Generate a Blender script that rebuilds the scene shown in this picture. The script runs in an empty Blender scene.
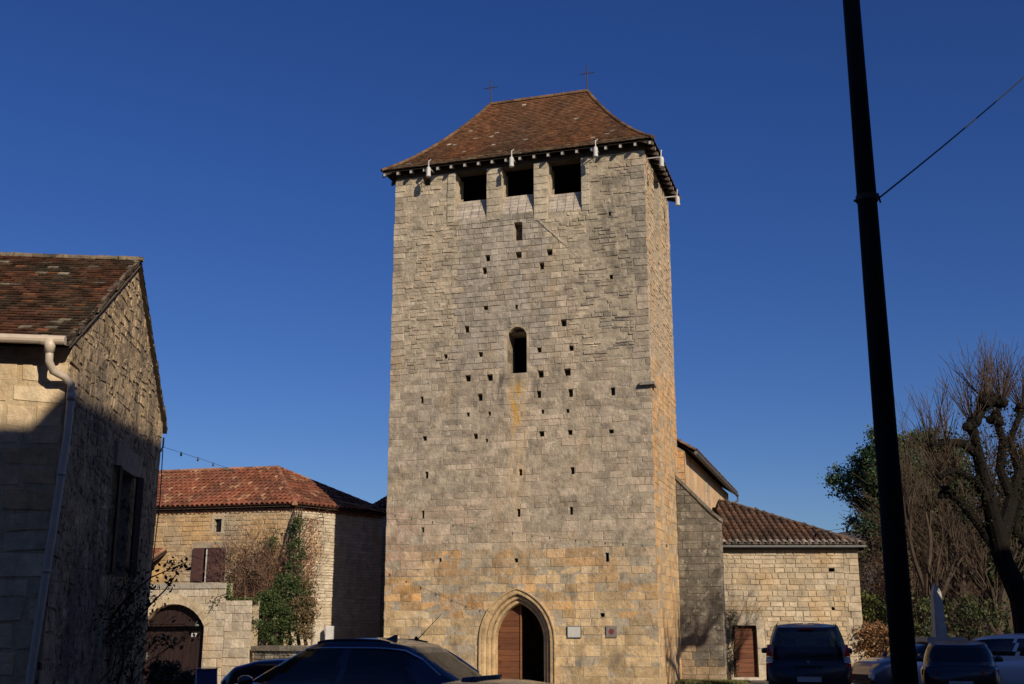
import bpy, math, random
from mathutils import Vector, Matrix, noise
random.seed(7)
R = math.radians
S = bpy.context.scene
COL = S.collection

# ---------------------------------------------------------------- camera, light, exposure
W_, H_, FPX = 1024, 684, 1150.0
PITCH = math.atan((636 - 342) / FPX)
EYE = Vector((0, 0, 1.6))
cd = bpy.data.cameras.new('camera'); cam = bpy.data.objects.new('camera', cd); COL.objects.link(cam)
cam.location = EYE; cam.rotation_euler = (R(90) + PITCH, 0, 0)
cd.sensor_width = 36; cd.lens = 36 * FPX / W_; cd.clip_start = .05; cd.clip_end = 9000
S.camera = cam
S.render.resolution_x = W_; S.render.resolution_y = H_
SUN_E, SUN_PHI = R(26), R(31)          # elevation; light travels towards (-sin phi, cos phi)
world = bpy.data.worlds.new('World'); S.world = world; world.use_nodes = True
nt = world.node_tree; nt.nodes.clear()
wo = nt.nodes.new('ShaderNodeOutputWorld'); bg = nt.nodes.new('ShaderNodeBackground'); sky = nt.nodes.new('ShaderNodeTexSky')
sky.sky_type = 'NISHITA'; sky.sun_disc = False; sky.sun_elevation = SUN_E
sun_az = math.atan2(math.sin(SUN_PHI), -math.cos(SUN_PHI))      # direction to the sun (x, y)
sky.sun_rotation = sun_az                                        # measured clockwise from +Y
sky.altitude = 200; sky.air_density = 1.0; sky.dust_density = 0.5; sky.ozone_density = 6.0
bg.inputs[1].default_value = 0.076
hs = nt.nodes.new('ShaderNodeHueSaturation'); hs.inputs['Saturation'].default_value = 1.17; hs.inputs['Hue'].default_value = .519; nt.links.new(sky.outputs[0], hs.inputs['Color']); nt.links.new(hs.outputs[0], bg.inputs[0]); nt.links.new(bg.outputs[0], wo.inputs[0])
sl = bpy.data.lights.new('sun', 'SUN'); sun = bpy.data.objects.new('sun', sl); COL.objects.link(sun)
sl.energy = 4.9; sl.angle = R(.53); sl.color = (1, .86, .68)
Ld = Vector((-math.sin(SUN_PHI) * math.cos(SUN_E), math.cos(SUN_PHI) * math.cos(SUN_E), -math.sin(SUN_E)))
sun.rotation_euler = Ld.to_track_quat('-Z', 'Y').to_euler()
S.view_settings.view_transform = 'Standard'; S.view_settings.look = 'None'
S.view_settings.exposure = -0.05; S.view_settings.gamma = 1; S.view_settings.use_curve_mapping = False
S.render.engine = 'CYCLES'; S.cycles.max_bounces = 4; S.cycles.transparent_max_bounces = 12

# ---------------------------------------------------------------- measuring helpers (photo point -> real position)
FW = Vector((0, math.cos(PITCH), math.sin(PITCH))); UP = Vector((0, -math.sin(PITCH), math.cos(PITCH)))
def ray(u, v): return Vector((1, 0, 0)) * ((u - 512) / FPX) + UP * ((342 - v) / FPX) + FW
def aty(u, v, y): d = ray(u, v); return EYE + d * (y / d.y)
def atz(u, v, z): d = ray(u, v); return EYE + d * ((z - 1.6) / d.z)
def nz(x, y, z=0.): return noise.noise(Vector((x, y, z)))
def mixc(a, b, t): t = max(0, min(1, t)); return tuple(a[i] * (1 - t) + b[i] * t for i in range(3))
def mulc(a, k): return tuple(c * k for c in a)
def rnd(a, b): return random.uniform(a, b)

# ---------------------------------------------------------------- object helpers
def thing(name, label, cat, loc=(0, 0, 0), rz=0, group=None):
    o = bpy.data.objects.new(name, None); COL.objects.link(o); o.location = loc; o.rotation_euler = (0, 0, rz)
    o.empty_display_size = .3
    return tag(o, label, cat, group)
def tag(o, label=None, cat=None, group=None, kind=None):
    if label: o['label'] = label
    if cat: o['category'] = cat
    if group: o['group'] = group
    if kind: o['kind'] = kind
    return o
class MB:
    def __init__(s): s.v = []; s.f = []; s.c = []; s.m = []; s.col = (.5, .5, .5); s.mi = 0
    def vert(s, p): s.v.append(tuple(p)); return len(s.v) - 1
    def face(s, idx, col=None, mi=None):
        s.f.append(tuple(idx)); s.c.append(col or s.col); s.m.append(s.mi if mi is None else mi)
    def poly(s, pts, col=None, mi=None): s.face([s.vert(p) for p in pts], col, mi)
    def hexa(s, b, t, col=None, mi=None, bottom=True):       # b, t: matching loops
        n = len(b); bi = [s.vert(p) for p in b]; ti = [s.vert(p) for p in t]
        s.face(ti, col, mi)
        if bottom: s.face(bi[::-1], col, mi)
        for i in range(n): j = (i + 1) % n; s.face((bi[i], bi[j], ti[j], ti[i]), col, mi)
    def box(s, a, b, M=None, col=None, mi=None):
        x0, y0, z0 = a; x1, y1, z1 = b
        lo = [Vector(p) for p in ((x0, y0, z0), (x1, y0, z0), (x1, y1, z0), (x0, y1, z0))]
        hi = [Vector(p) for p in ((x0, y0, z1), (x1, y0, z1), (x1, y1, z1), (x0, y1, z1))]
        if M: lo = [M @ p for p in lo]; hi = [M @ p for p in hi]
        s.hexa(lo, hi, col, mi)
    def tube(s, pts, rads, n=6, col=None, mi=None, cap=True):
        pts = [Vector(p) for p in pts]
        if not isinstance(rads, (list, tuple)): rads = [rads] * len(pts)
        prev = None; rings = []
        for i, p in enumerate(pts):
            d = (pts[min(i + 1, len(pts) - 1)] - pts[max(i - 1, 0)])
            d = d.normalized() if d.length > 1e-9 else Vector((0, 0, 1))
            a = d.cross(Vector((0, 0, 1)) if abs(d.z) < .9 else Vector((1, 0, 0))).normalized() if prev is None else (prev - d * prev.dot(d)).normalized()
            prev = a; b = d.cross(a)
            rings.append([s.vert(p + (a * math.cos(2 * math.pi * k / n) + b * math.sin(2 * math.pi * k / n)) * rads[i]) for k in range(n)])
        for i in range(len(rings) - 1):
            for k in range(n):
                j = (k + 1) % n; s.face((rings[i][k], rings[i][j], rings[i + 1][j], rings[i + 1][k]), col, mi)
        if cap: s.face(rings[0][::-1], col, mi); s.face(rings[-1], col, mi)
    def build(s, name, mat, parent=None, smooth=False, bevel=0):
        me = bpy.data.meshes.new(name); me.from_pydata(s.v, [], s.f)
        mats = mat if isinstance(mat, (list, tuple)) else [mat]
        for m in mats: me.materials.append(m)
        me.polygons.foreach_set('material_index', s.m)
        at = me.color_attributes.new('Col', 'FLOAT_COLOR', 'CORNER'); buf = []
        for f, c in zip(s.f, s.c): buf.extend((c[0], c[1], c[2], 1.) * len(f))
        at.data.foreach_set('color', buf)
        if smooth: me.polygons.foreach_set('use_smooth', [True] * len(me.polygons))
        me.validate(); me.update()
        o = bpy.data.objects.new(name, me); COL.objects.link(o)
        if parent: o.parent = parent
        if bevel:
            b = o.modifiers.new('bevel', 'BEVEL'); b.width = bevel; b.segments = 2; b.limit_method = 'ANGLE'
        return o
def lathe(m, prof, c=(0, 0, 0), n=16, M=None, col=None, mi=None):
    rings = []
    for r, z in prof:
        pts = [Vector((c[0] + r * math.cos(2 * math.pi * k / n), c[1] + r * math.sin(2 * math.pi * k / n), c[2] + z)) for k in range(n)]
        rings.append([m.vert(M @ p if M else p) for p in pts])
    for i in range(len(rings) - 1):
        for k in range(n): j = (k + 1) % n; m.face((rings[i][k], rings[i][j], rings[i + 1][j], rings[i + 1][k]), col, mi)
    m.face(rings[0][::-1], col, mi); m.face(rings[-1], col, mi)

# ---------------------------------------------------------------- materials
def mat(name, base=(.5, .5, .5), rough=.8, metal=0., use_col=False, var=0., vscale=2., bump=0., bscale=20., bdist=.02, spec=.5,
        stains=(), coat=0., trans=0., stretch=(1, 1, 1)):
    m = bpy.data.materials.new(name); m.use_nodes = True; t = m.node_tree; N = t.nodes; L = t.links
    p = N['Principled BSDF']; p.inputs['Roughness'].default_value = rough; p.inputs['Metallic'].default_value = metal
    p.inputs['Specular IOR Level'].default_value = spec; p.inputs['Coat Weight'].default_value = coat
    p.inputs['Transmission Weight'].default_value = trans
    geo = N.new('ShaderNodeNewGeometry')
    def pos(sc):
        mp = N.new('ShaderNodeMapping'); mp.inputs['Scale'].default_value = sc; L.new(geo.outputs['Position'], mp.inputs['Vector']); return mp.outputs[0]
    if use_col:
        a = N.new('ShaderNodeVertexColor'); a.layer_name = 'Col'; c = a.outputs[0]
    else:
        rgb = N.new('ShaderNodeRGB'); rgb.outputs[0].default_value = (*base, 1); c = rgb.outputs[0]
    def nzn(scale, det=5, sc=(1, 1, 1), r=.6):
        n = N.new('ShaderNodeTexNoise'); n.inputs['Scale'].default_value = scale; n.inputs['Detail'].default_value = det; n.inputs['Roughness'].default_value = r
        L.new(pos(sc), n.inputs['Vector']); return n.outputs[0]
    if var:
        mr = N.new('ShaderNodeMapRange'); mr.inputs[1].default_value = .3; mr.inputs[2].default_value = .7
        mr.inputs[3].default_value = 1 - var; mr.inputs[4].default_value = 1 + var; L.new(nzn(vscale, 6, stretch), mr.inputs[0])
        mx = N.new('ShaderNodeVectorMath'); mx.operation = 'SCALE'; L.new(c, mx.inputs[0]); L.new(mr.outputs[0], mx.inputs['Scale']); c = mx.outputs[0]
    for (scol, scale, lo, hi, amt, ssc) in stains:
        mr = N.new('ShaderNodeMapRange'); mr.inputs[1].default_value = lo; mr.inputs[2].default_value = hi; mr.inputs[4].default_value = amt
        L.new(nzn(scale, 7, ssc, .65), mr.inputs[0])
        mx = N.new('ShaderNodeMix'); mx.data_type = 'RGBA'; L.new(mr.outputs[0], mx.inputs[0]); L.new(c, mx.inputs[6]); mx.inputs[7].default_value = (*scol, 1); c = mx.outputs[2]
    L.new(c, p.inputs['Base Color'])
    if bump:
        b = N.new('ShaderNodeBump'); b.inputs['Strength'].default_value = bump; b.inputs['Distance'].default_value = bdist
        L.new(nzn(bscale, 8, (1, 1, 1), .7), b.inputs['Height']); L.new(b.outputs[0], p.inputs['Normal'])
    return m
GREYL = (.12, .115, .10)
M = {}
M['stone'] = mat('weathered_stone', rough=.92, use_col=True, var=.30, vscale=3.2, bump=.9, bscale=9, bdist=.05, spec=.2,
    stains=((( .17, .155, .13), .5, .50, .68, .34, (1, 1, 1)), ((.50, .34, .17), .9, .56, .72, .4, (1, 1, .35)), ((.13, .12, .10), 2.6, .56, .68, .6, (1, 1, .45)), ((.60, .55, .45), 5.0, .60, .68, .6, (1, 1, 1)), ((.60, .52, .40), 2.3, .52, .70, .45, (1, 1, 1)), ((.14, .125, .10), 5.5, .58, .68, .5, (1, 1, .6)), ((.09, .085, .075), 16., .62, .72, .5, (1, 1, 1)), ((.56, .50, .40), 11., .62, .70, .5, (1, 1, 1))))
M['warmstone'] = mat('warm_stone', rough=.92, use_col=True, var=.26, vscale=3.5, bump=.9, bscale=9, bdist=.05, spec=.2,
    stains=(((.17, .15, .12), 1.7, .56, .70, .5, (1, 1, .5)), ((.58, .36, .15), .8, .52, .70, .45, (1, 1, .6)), ((.62, .56, .44), 5.0, .66, .74, .35, (1, 1, 1)), ((.10, .09, .08), 15., .67, .75, .4, (1, 1, 1))))
M['rubble'] = mat('rough_rubble', rough=.95, use_col=True, var=.38, vscale=2.6, bump=1., bscale=7, bdist=.12, spec=.15,
    stains=(((.13, .12, .11), 1.2, .50, .62, .65, (1, 1, .45)), ((.04, .034, .028), 8., .555, .61, .85, (1, 1, .8)), ((.5, .38, .24), 3., .52, .68, .45, (1, 1, 1))))
M['tile'] = mat('clay_tile', rough=.9, use_col=True, var=.3, vscale=2.5, bump=.5, bscale=25, bdist=.02, spec=.2,
    stains=(((.06, .04, .028), 1.4, .50, .72, .35, (1, 1, 1)), ((.16, .15, .12), 7., .60, .72, .5, (1, 1, 1)), ((.30, .28, .22), 22., .68, .74, .6, (1, 1, 1))))
M['tile_clean'] = mat('clay_canal_tile', rough=.9, use_col=True, var=.25, vscale=3., bump=.4, bscale=25, bdist=.02, spec=.2,
    stains=(((.05, .035, .03), 2.2, .55, .7, .5, (1, 1, 1)), ((.30, .24, .18), 9., .64, .74, .45, (1, 1, 1))))
M['moss_tile'] = mat('mossy_flat_tile', rough=.95, use_col=True, var=.35, vscale=4., bump=.8, bscale=30, bdist=.03, spec=.15,
    stains=(((.02, .016, .012), 2.0, .50, .66, .7, (1, 1, 1)), ((.10, .09, .05), 10., .56, .68, .6, (1, 1, 1)), ((.42, .38, .30), 24., .66, .71, .7, (1, 1, 1))))
M['wood'] = mat('old_oak', (.20, .085, .035), .7, var=.35, vscale=3., stretch=(1, 1, 7), bump=.4, bscale=25, spec=.3)
M['wood_red'] = mat('reddish_planks', (.19, .075, .035), .7, use_col=True, var=.25, vscale=3., stretch=(1, 1, 8), bump=.3, bscale=25, spec=.3)
M['darkwood'] = mat('dark_brown_boards', (.024, .012, .010), .75, var=.3, vscale=4., stretch=(4, 4, .5), bump=.3, bscale=25, spec=.3)
M['timber'] = mat('roof_timber', (.07, .05, .035), .85, var=.3, vscale=6.)
M['white'] = mat('white_paint', (.52, .51, .47), .6, var=.14, vscale=3., stains=(((.2, .19, .16), 6., .55, .7, .4, (1, 1, .4)),))
M['pipe'] = mat('pale_painted_zinc', (.50, .42, .33), .45, var=.12, vscale=5., spec=.5)
M['greypipe'] = mat('grey_zinc', (.13, .135, .13), .5, .3, var=.2, vscale=5.)
M['sawn'] = mat('sawn_rafter_end', (.36, .35, .32), .8, var=.3, vscale=2.)
M['iron'] = mat('rusty_iron', (.05, .03, .022), .7, .2)
M['black'] = mat('black_cable', (.012, .012, .012), .6)
M['pole'] = mat('tarred_pole', (.012, .010, .009), .85, var=.3, vscale=6., stretch=(1, 1, .15), bump=.5, bscale=30, spec=.2)
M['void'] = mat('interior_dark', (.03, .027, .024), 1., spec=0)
M['leaf'] = mat('leaves', rough=.6, use_col=True, spec=.3, var=.25, vscale=.8)
M['bark'] = mat('bark', rough=.95, use_col=True, var=.3, vscale=5., bump=.8, bscale=20, bdist=.03, spec=.1)
M['plaster'] = mat('lime_plaster', rough=.95, use_col=True, var=.2, vscale=1.2, bump=.5, bscale=10, bdist=.02, spec=.15,
    stains=(((.25, .2, .15), .9, .5, .7, .5, (1, 1, .4)), ((.12, .11, .1), 5, .62, .7, .5, (1, 1, .3))))
M['paint_navy'] = mat('navy_car_paint', (.006, .010, .030), .25, .2, spec=.5, coat=.8)
M['paint_grey'] = mat('anthracite_car_paint', (.012, .014, .020), .38, .2, spec=.4, coat=.3)
M['paint_silver'] = mat('silver_car_paint', (.22, .22, .24), .3, .6, spec=.6, coat=.8)
M['paint_white'] = mat('white_car_paint', (.62, .64, .68), .3, 0, spec=.5, coat=.8)
M['paint_black'] = mat('black_car_paint', (.012, .014, .02), .3, .3, spec=.5, coat=.6)
M['rubber'] = mat('rubber', (.015, .015, .015), .8)
M['trim'] = mat('bright_trim', (.5, .5, .5), .25, 1.)
M['lampred'] = mat('red_lens', (.55, .012, .01), .2, spec=.7, coat=1)
M['lampwhite'] = mat('clear_lens', (.6, .6, .62), .15, spec=.8, coat=1)
M['seat'] = mat('dark_upholstery', (.02, .02, .022), .9)
M['signblue'] = mat('blue_board', (.02, .03, .12), .5)
M['ground'] = mat('square_gravel', (.17, .15, .12), .95, var=.3, vscale=.6, bump=.6, bscale=30, bdist=.02,
    stains=(((.12, .11, .09), .25, .45, .65, .6, (1, 1, 1)), ((.30, .27, .22), 30, .6, .7, .6, (1, 1, 1))))
M['asphalt'] = mat('asphalt', (.05, .05, .05), .9, var=.2, vscale=1., bump=.5, bscale=60, bdist=.01)
M['grass'] = mat('grass', (.06, .075, .02), .9, use_col=True, var=.3, vscale=2.)
M['hill'] = mat('winter_hill', (.075, .058, .045), .95, var=.45, vscale=.08, bump=1., bscale=.3, bdist=2.)
def glass_mat(name, tint, transp):
    m = bpy.data.materials.new(name); m.use_nodes = True; t = m.node_tree; t.nodes.clear()
    o = t.nodes.new('ShaderNodeOutputMaterial'); a = t.nodes.new('ShaderNodeBsdfTransparent'); a.inputs[0].default_value = (*tint, 1)
    g = t.nodes.new('ShaderNodeBsdfPrincipled'); g.inputs['Base Color'].default_value = (.006, .008, .01, 1); g.inputs['Roughness'].default_value = .06
    g.inputs['Specular IOR Level'].default_value = .6
    x = t.nodes.new('ShaderNodeMixShader'); x.inputs[0].default_value = 1 - transp
    t.links.new(a.outputs[0], x.inputs[1]); t.links.new(g.outputs[0], x.inputs[2]); t.links.new(x.outputs[0], o.inputs[0]); return m
M['glass'] = glass_mat('tinted_car_glass', (.30, .46, .38), .16)
M['winglass'] = glass_mat('old_window_glass', (.3, .3, .3), .2)

# ---------------------------------------------------------------- walls of individually laid stones
class Wall:
    def __init__(s, p0, p1, z0=0.):          # p0 -> p1 runs left to right seen from outside
        s.p0 = Vector((p0[0], p0[1], 0)); e = Vector((p1[0] - p0[0], p1[1] - p0[1], 0)); s.L = e.length; s.e = e / s.L
        s.n = Vector((s.e.y, -s.e.x, 0)); s.z0 = z0
    def pt(s, a, z, off=0.): return s.p0 + s.e * a + s.n * off + Vector((0, 0, z))
    def px(s, u, v, off=0.):
        d = ray(u, v); k = (s.p0 + s.n * off - EYE).dot(s.n) / d.dot(s.n); q = EYE + d * k
        return (q - s.p0).dot(s.e), q.z
    def rect(s, u0, u1, v0, v1):
        a = s.px((u0 + u1) / 2 - (u1 - u0) / 2, (v0 + v1) / 2); b = s.px(u1, (v0 + v1) / 2); c = s.px((u0 + u1) / 2, v0); d = s.px((u0 + u1) / 2, v1)
        return [a[0], b[0], d[1], c[1]]       # s0 s1 z0 z1
def clip(poly, hp):
    for (a, b, c) in hp:
        out = []
        for i in range(len(poly)):
            p, q = poly[i], poly[(i + 1) % len(poly)]; dp = a * p[0] + b * p[1] - c; dq = a * q[0] + b * q[1] - c
            if dp <= 0: out.append(p)
            if dp * dq < 0: t = dp / (dp - dq); out.append((p[0] + (q[0] - p[0]) * t, p[1] + (q[1] - p[1]) * t))
        poly = out
        if len(poly) < 3: return None
    ar = abs(sum(poly[i][0] * poly[(i + 1) % len(poly)][1] - poly[(i + 1) % len(poly)][0] * poly[i][1] for i in range(len(poly)))) / 2
    return poly if ar > 2e-4 else None
def subtract(rects, h, pad=0.):
    out = []
    for (a, b, c, d) in rects:
        ha, hb, hc, hd = h[0] - pad, h[1] + pad, h[2] - pad, h[3] + pad
        if hb <= a or ha >= b or hd <= c or hc >= d: out.append((a, b, c, d)); continue
        if ha > a: out.append((a, ha, c, d))
        if hb < b: out.append((hb, b, c, d))
        x0, x1 = max(a, ha), min(b, hb)
        if hc > c: out.append((x0, x1, c, hc))
        if hd < d: out.append((x0, x1, hd, d))
    return [r for r in out if r[1] - r[0] > .035 and r[3] - r[2] > .025]
def stone(m, W, poly, off, col, ch=.009, back=-.04, jit=.006):
    n = len(poly); cx = sum(p[0] for p in poly) / n; cz = sum(p[1] for p in poly) / n
    def shrink(p, k):
        dx, dz = cx - p[0], cz - p[1]; l = math.hypot(dx, dz) or 1; return (p[0] + dx / l * min(k, l * .5), p[1] + dz / l * min(k, l * .5))
    r0 = [m.vert(W.pt(p[0], p[1], back)) for p in poly]
    r1 = [m.vert(W.pt(p[0], p[1], off - ch)) for p in poly]
    r2 = [m.vert(W.pt(*shrink(p, ch * 1.6), off + rnd(-jit, jit))) for p in poly]
    m.face(r2, col)
    for i in range(n):
        j = (i + 1) % n; m.face((r0[i], r0[j], r1[j], r1[i]), col); m.face((r1[i], r1[j], r2[j], r2[i]), col)
def lay(m, W, region, ch, bw, colf, holes=(), hp=(), joint=.007, off=(-.009, .009), jit=.006, wob=.008, pad=0., chf=.007, rag=(0, 0), skip=0., wave=.035):
    s0, s1, z0, z1 = region; z = z0
    S0, S1 = s0, s1
    while z < z1 - .02:
        s0 = S0 - rnd(0, rag[0]); s1 = S1 + rnd(0, rag[1])
        h = rnd(*ch); zt = z + h
        if z1 - zt < ch[0] * .6: zt = z1
        s = s0; first = True
        while s < s1 - .01:
            w = rnd(*bw) * (rnd(.4, 1) if first else 1); first = False; se = s + w
            if s1 - se < bw[0] * .6: se = s1
            j = joint / 2
            rs = [(s + j, se - j, z + j, zt - j)]
            for hh in holes: rs = subtract(rs, hh, pad)
            if skip and random.random() < skip: s = se; continue
            for r in rs:
                k = wob
                poly = [(r[0] + rnd(0, k), r[2] + rnd(0, k)), (r[1] - rnd(0, k), r[2] + rnd(0, k)), (r[1] - rnd(0, k), r[3] - rnd(0, k)), (r[0] + rnd(0, k), r[3] - rnd(0, k))]
                if wave and z1 - z0 > 2 and not any(hh[0] - .4 < s < hh[1] + .2 and hh[2] - .3 < z < hh[3] + .3 for hh in holes): poly = [(p[0], p[1] + wave * nz(p[0] * .9 + W.p0.x, p[1] * 1.2, 3.3) * min(1, max(0, (z1 - .3 - p[1]) * 3))) for p in poly]
                poly = clip(poly, hp) if hp else poly
                if poly: stone(m, W, poly, rnd(*off), colf((r[0] + r[1]) / 2, (r[2] + r[3]) / 2), jit=jit, ch=chf)
            s = se
        z = zt
def backing(m, W, region, holes, hp, col, off=-.02, thick=.5):
    s0, s1, z0, z1 = region
    ss = sorted({s0, s1} | {min(max(x, s0), s1) for h in holes for x in h[:2]}); zs = sorted({z0, z1} | {min(max(x, z0), z1) for h in holes for x in h[2:]})
    for i in range(len(ss) - 1):
        for j in range(len(zs) - 1):
            a, b, c, d = ss[i], ss[i + 1], zs[j], zs[j + 1]; mx, mz = (a + b) / 2, (c + d) / 2
            if any(h[0] < mx < h[1] and h[2] < mz < h[3] for h in holes): continue
            if b - a < 1e-5 or d - c < 1e-5: continue
            p = clip([(a, c), (b, c), (b, d), (a, d)], hp) if hp else [(a, c), (b, c), (b, d), (a, d)]
            if p: m.poly([W.pt(x, z, off) for x, z in p], col); m.poly([W.pt(x, z, off - thick) for x, z in p][::-1], col)
def recess(m, W, h, depth, col, back=True, off=-.005, backcol=None):
    a, b, c, d = h; f = [W.pt(a, c, off), W.pt(b, c, off), W.pt(b, d, off), W.pt(a, d, off)]; g = [p - W.n * depth for p in f]
    for i in range(4): j = (i + 1) % 4; m.poly([f[i], f[j], g[j], g[i]], col)
    if back: m.poly(g, backcol or col)
def arch_path(sc, a, zs, zb, h, delta, n=10):
    """jamb-arch-jamb path: half width a, springing zs, foot zb, apex height h above springing; delta widens it"""
    c = (h * h - a * a) / (2 * a); Rr = a + c + delta; top = math.sqrt(max(Rr * Rr - c * c, 0)); an = math.atan2(top, c)
    right = [(sc - c + Rr * math.cos(an * t / n), zs + Rr * math.sin(an * t / n)) for t in range(n + 1)]
    left = [(2 * sc - s, z) for s, z in right][::-1]
    jn = max(2, int((zs - zb) / .4))
    jl = [(left[-1][0], zb + (zs - zb) * i / jn) for i in range(jn + 1)]; jr = [(right[0][0], zb + (zs - zb) * i / jn) for i in range(jn + 1)]
    return jl[:-1] + left[::-1][0:-1] + right[::-1] + jr[::-1][1:]
def arch_sweep(m, W, sc, a, zs, zb, h, prof, colf, n=10, joint=True):
    paths = [arch_path(sc, a, zs, zb, h, d, n) for d, o in prof]
    for i in range(len(paths[0]) - 1):
        col = colf(i)
        for k in range(len(prof) - 1):
            q = [W.pt(*paths[k][i], prof[k][1]), W.pt(*paths[k][i + 1], prof[k][1]), W.pt(*paths[k + 1][i + 1], prof[k + 1][1]), W.pt(*paths[k + 1][i], prof[k + 1][1])]
            m.poly(q, mulc(col, rnd(.93, 1.07)))
def arch_holes(sc, a, zs, zb, h, delta, step=.12):
    c = (h * h - a * a) / (2 * a); Rr = a + c + delta; top = math.sqrt(Rr * Rr - c * c)
    out = [[sc - a - delta, sc + a + delta, zb, zs]]; z = 0
    while z < top - .02:
        zt = min(z + step, top); w = math.sqrt(max(Rr * Rr - ((z + zt) / 2) ** 2, 0)) - c
        if w > .03: out.append([sc - w, sc + w, zs + z, zs + zt])
        z = zt
    return out

# ---------------------------------------------------------------- tiled roofs
def roof_face(m, base_m, E0, E1, inward, run, rise, cut0, cut1, kind, w, exp, colf, prof=lambda x: x, base_col=(.05, .035, .025), ridge_len=None):
    """E0->E1 eave (left to right from outside), inward unit vector, run horizontal, cut0/cut1: inset of each side at the top"""
    E0 = Vector(E0); E1 = Vector(E1); e = (E1 - E0); L = e.length; e /= L; inward = Vector(inward)
    def P(s, h, lift=0.):
        x = h / run; z = prof(x) * rise; dz = (prof(min(x + .01, 1.)) - prof(max(x - .01, 0))) * rise / (run * (min(x + .01, 1.) - max(x - .01, 0)))
        nrm = (Vector((0, 0, 1)) - inward * dz).normalized()
        return E0 + e * s + inward * h + Vector((0, 0, z)) + nrm * lift
    def lim(h): x = h / run; return cut0 * x, L - cut1 * x
    slope_len = math.hypot(run, rise); rows = max(2, int(slope_len / exp)); K = 24
    for i in range(K):
        h0, h1 = run * i / K, run * (i + 1) / K; a0, b0 = lim(h0); a1, b1 = lim(h1)
        base_m.poly([P(a0, h0, -.01), P(b0, h0, -.01), P(b1, h1, -.01), P(a1, h1, -.01)], base_col)
        base_m.poly([P(a1, h1, -.09), P(b1, h1, -.09), P(b0, h0, -.09), P(a0, h0, -.09)], base_col)
    # row positions equal along the slope
    hs = [0]; tot = 0; fine = 400; acc = []; prev = P(0, 0)
    for i in range(1, fine + 1): q = P(0, run * i / fine); tot += (q - prev).length; prev = q; acc.append(tot)
    rows = max(2, int(tot / exp)); k = 0
    for r in range(1, rows + 1):
        while k < fine - 1 and acc[k] < tot * r / rows: k += 1
        hs.append(run * (k + 1) / fine)
    hs[-1] = run
    for r in range(rows):
        h0 = hs[r]; h1 = min(run, hs[r + 1] + (hs[1] - hs[0]) * .12); a0, b0 = lim(h0); a1, b1 = lim(h1)
        k0 = int(a0 / w) - 1; st = (r % 2) * w / 2 if kind == 'flat' else 0
        s = k0 * w + st
        while s < b0:
            x0, x1 = s + .004, s + w - .004; s += w
            if kind == 'flat':
                if x1 < a0 or x0 > b0: continue
                j = rnd(-.006, .006); c = colf(s, h0)
                lo0, lo1 = max(x0, a0), min(x1, b0); hi0, hi1 = max(x0, a1), min(x1, b1)
                if hi1 - hi0 < .01: hi0 = hi1 = max(min((hi0 + hi1) / 2, b1), a1); hi1 += .004
                if lo1 - lo0 < .02: continue
                l1, l2 = rnd(.022, .040), rnd(.022, .040); t = .016
                top = [P(lo0, h0 + j, l1), P(lo1, h0 + j, l2), P(hi1, h1, .006), P(hi0, h1, .006)]
                bot = [P(lo0, h0 + j, l1 - t), P(lo1, h0 + j, l2 - t), P(hi1, h1, -.004), P(hi0, h1, -.004)]
                ti = [m.vert(p) for p in top]; bi = [m.vert(p) for p in bot]
                m.face(ti, c); m.face((bi[0], bi[1], ti[1], ti[0]), c); m.face((bi[1], bi[2], ti[2], ti[1]), c); m.face((bi[3], bi[0], ti[0], ti[3]), c)
            else:
                xc = (x0 + x1) / 2 + rnd(-.008, .008)
                if xc < a0 + .02 or xc > b0 - .02: continue
                if xc < a1 - .15 * w or xc > b1 + .15 * w: 
                    if xc < a1 - w or xc > b1 + w: continue
                c = colf(s, h0); r0, r1 = w * .42, w * .33; n = 6; lift = rnd(.015, .035)
                lo = [P(xc - r0 * math.cos(math.pi * q / n), h0 - .01, .0 + lift + r0 * 1.0 * math.sin(math.pi * q / n)) for q in range(n + 1)]
                hi = [P(xc - r1 * math.cos(math.pi * q / n), h1, r1 * 1.0 * math.sin(math.pi * q / n)) for q in range(n + 1)]
                li = [P(xc - (r0 - .016) * math.cos(math.pi * q / n), h0 - .01, lift + (r0 - .016) * 1.0 * math.sin(math.pi * q / n)) for q in range(n + 1)]
                A = [m.vert(p) for p in lo]; B = [m.vert(p) for p in hi]; Ci = [m.vert(p) for p in li]
                for q in range(n): m.face((A[q], A[q + 1], B[q + 1], B[q]), c); m.face((Ci[q], Ci[q + 1], A[q + 1], A[q]), c)
                # channel tile between covers
                ch = [P(xc + w / 2 + r * .9 * w * .5 , h0 - .005, -.0 + .035 * abs(r) + .004) for r in (-1, 0, 1)]; chh = [P(xc + w / 2 + r * .9 * w * .5, h1, .035 * abs(r)) for r in (-1, 0, 1)]
                if xc + w < b0 and a1 < xc + w / 2 < b1:
                    A = [m.vert(p) for p in ch]; B = [m.vert(p) for p in chh]; c2 = mulc(c, .8)
                    for q in range(2): m.face((A[q], A[q + 1], B[q + 1], B[q]), c2)
    return P
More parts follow.
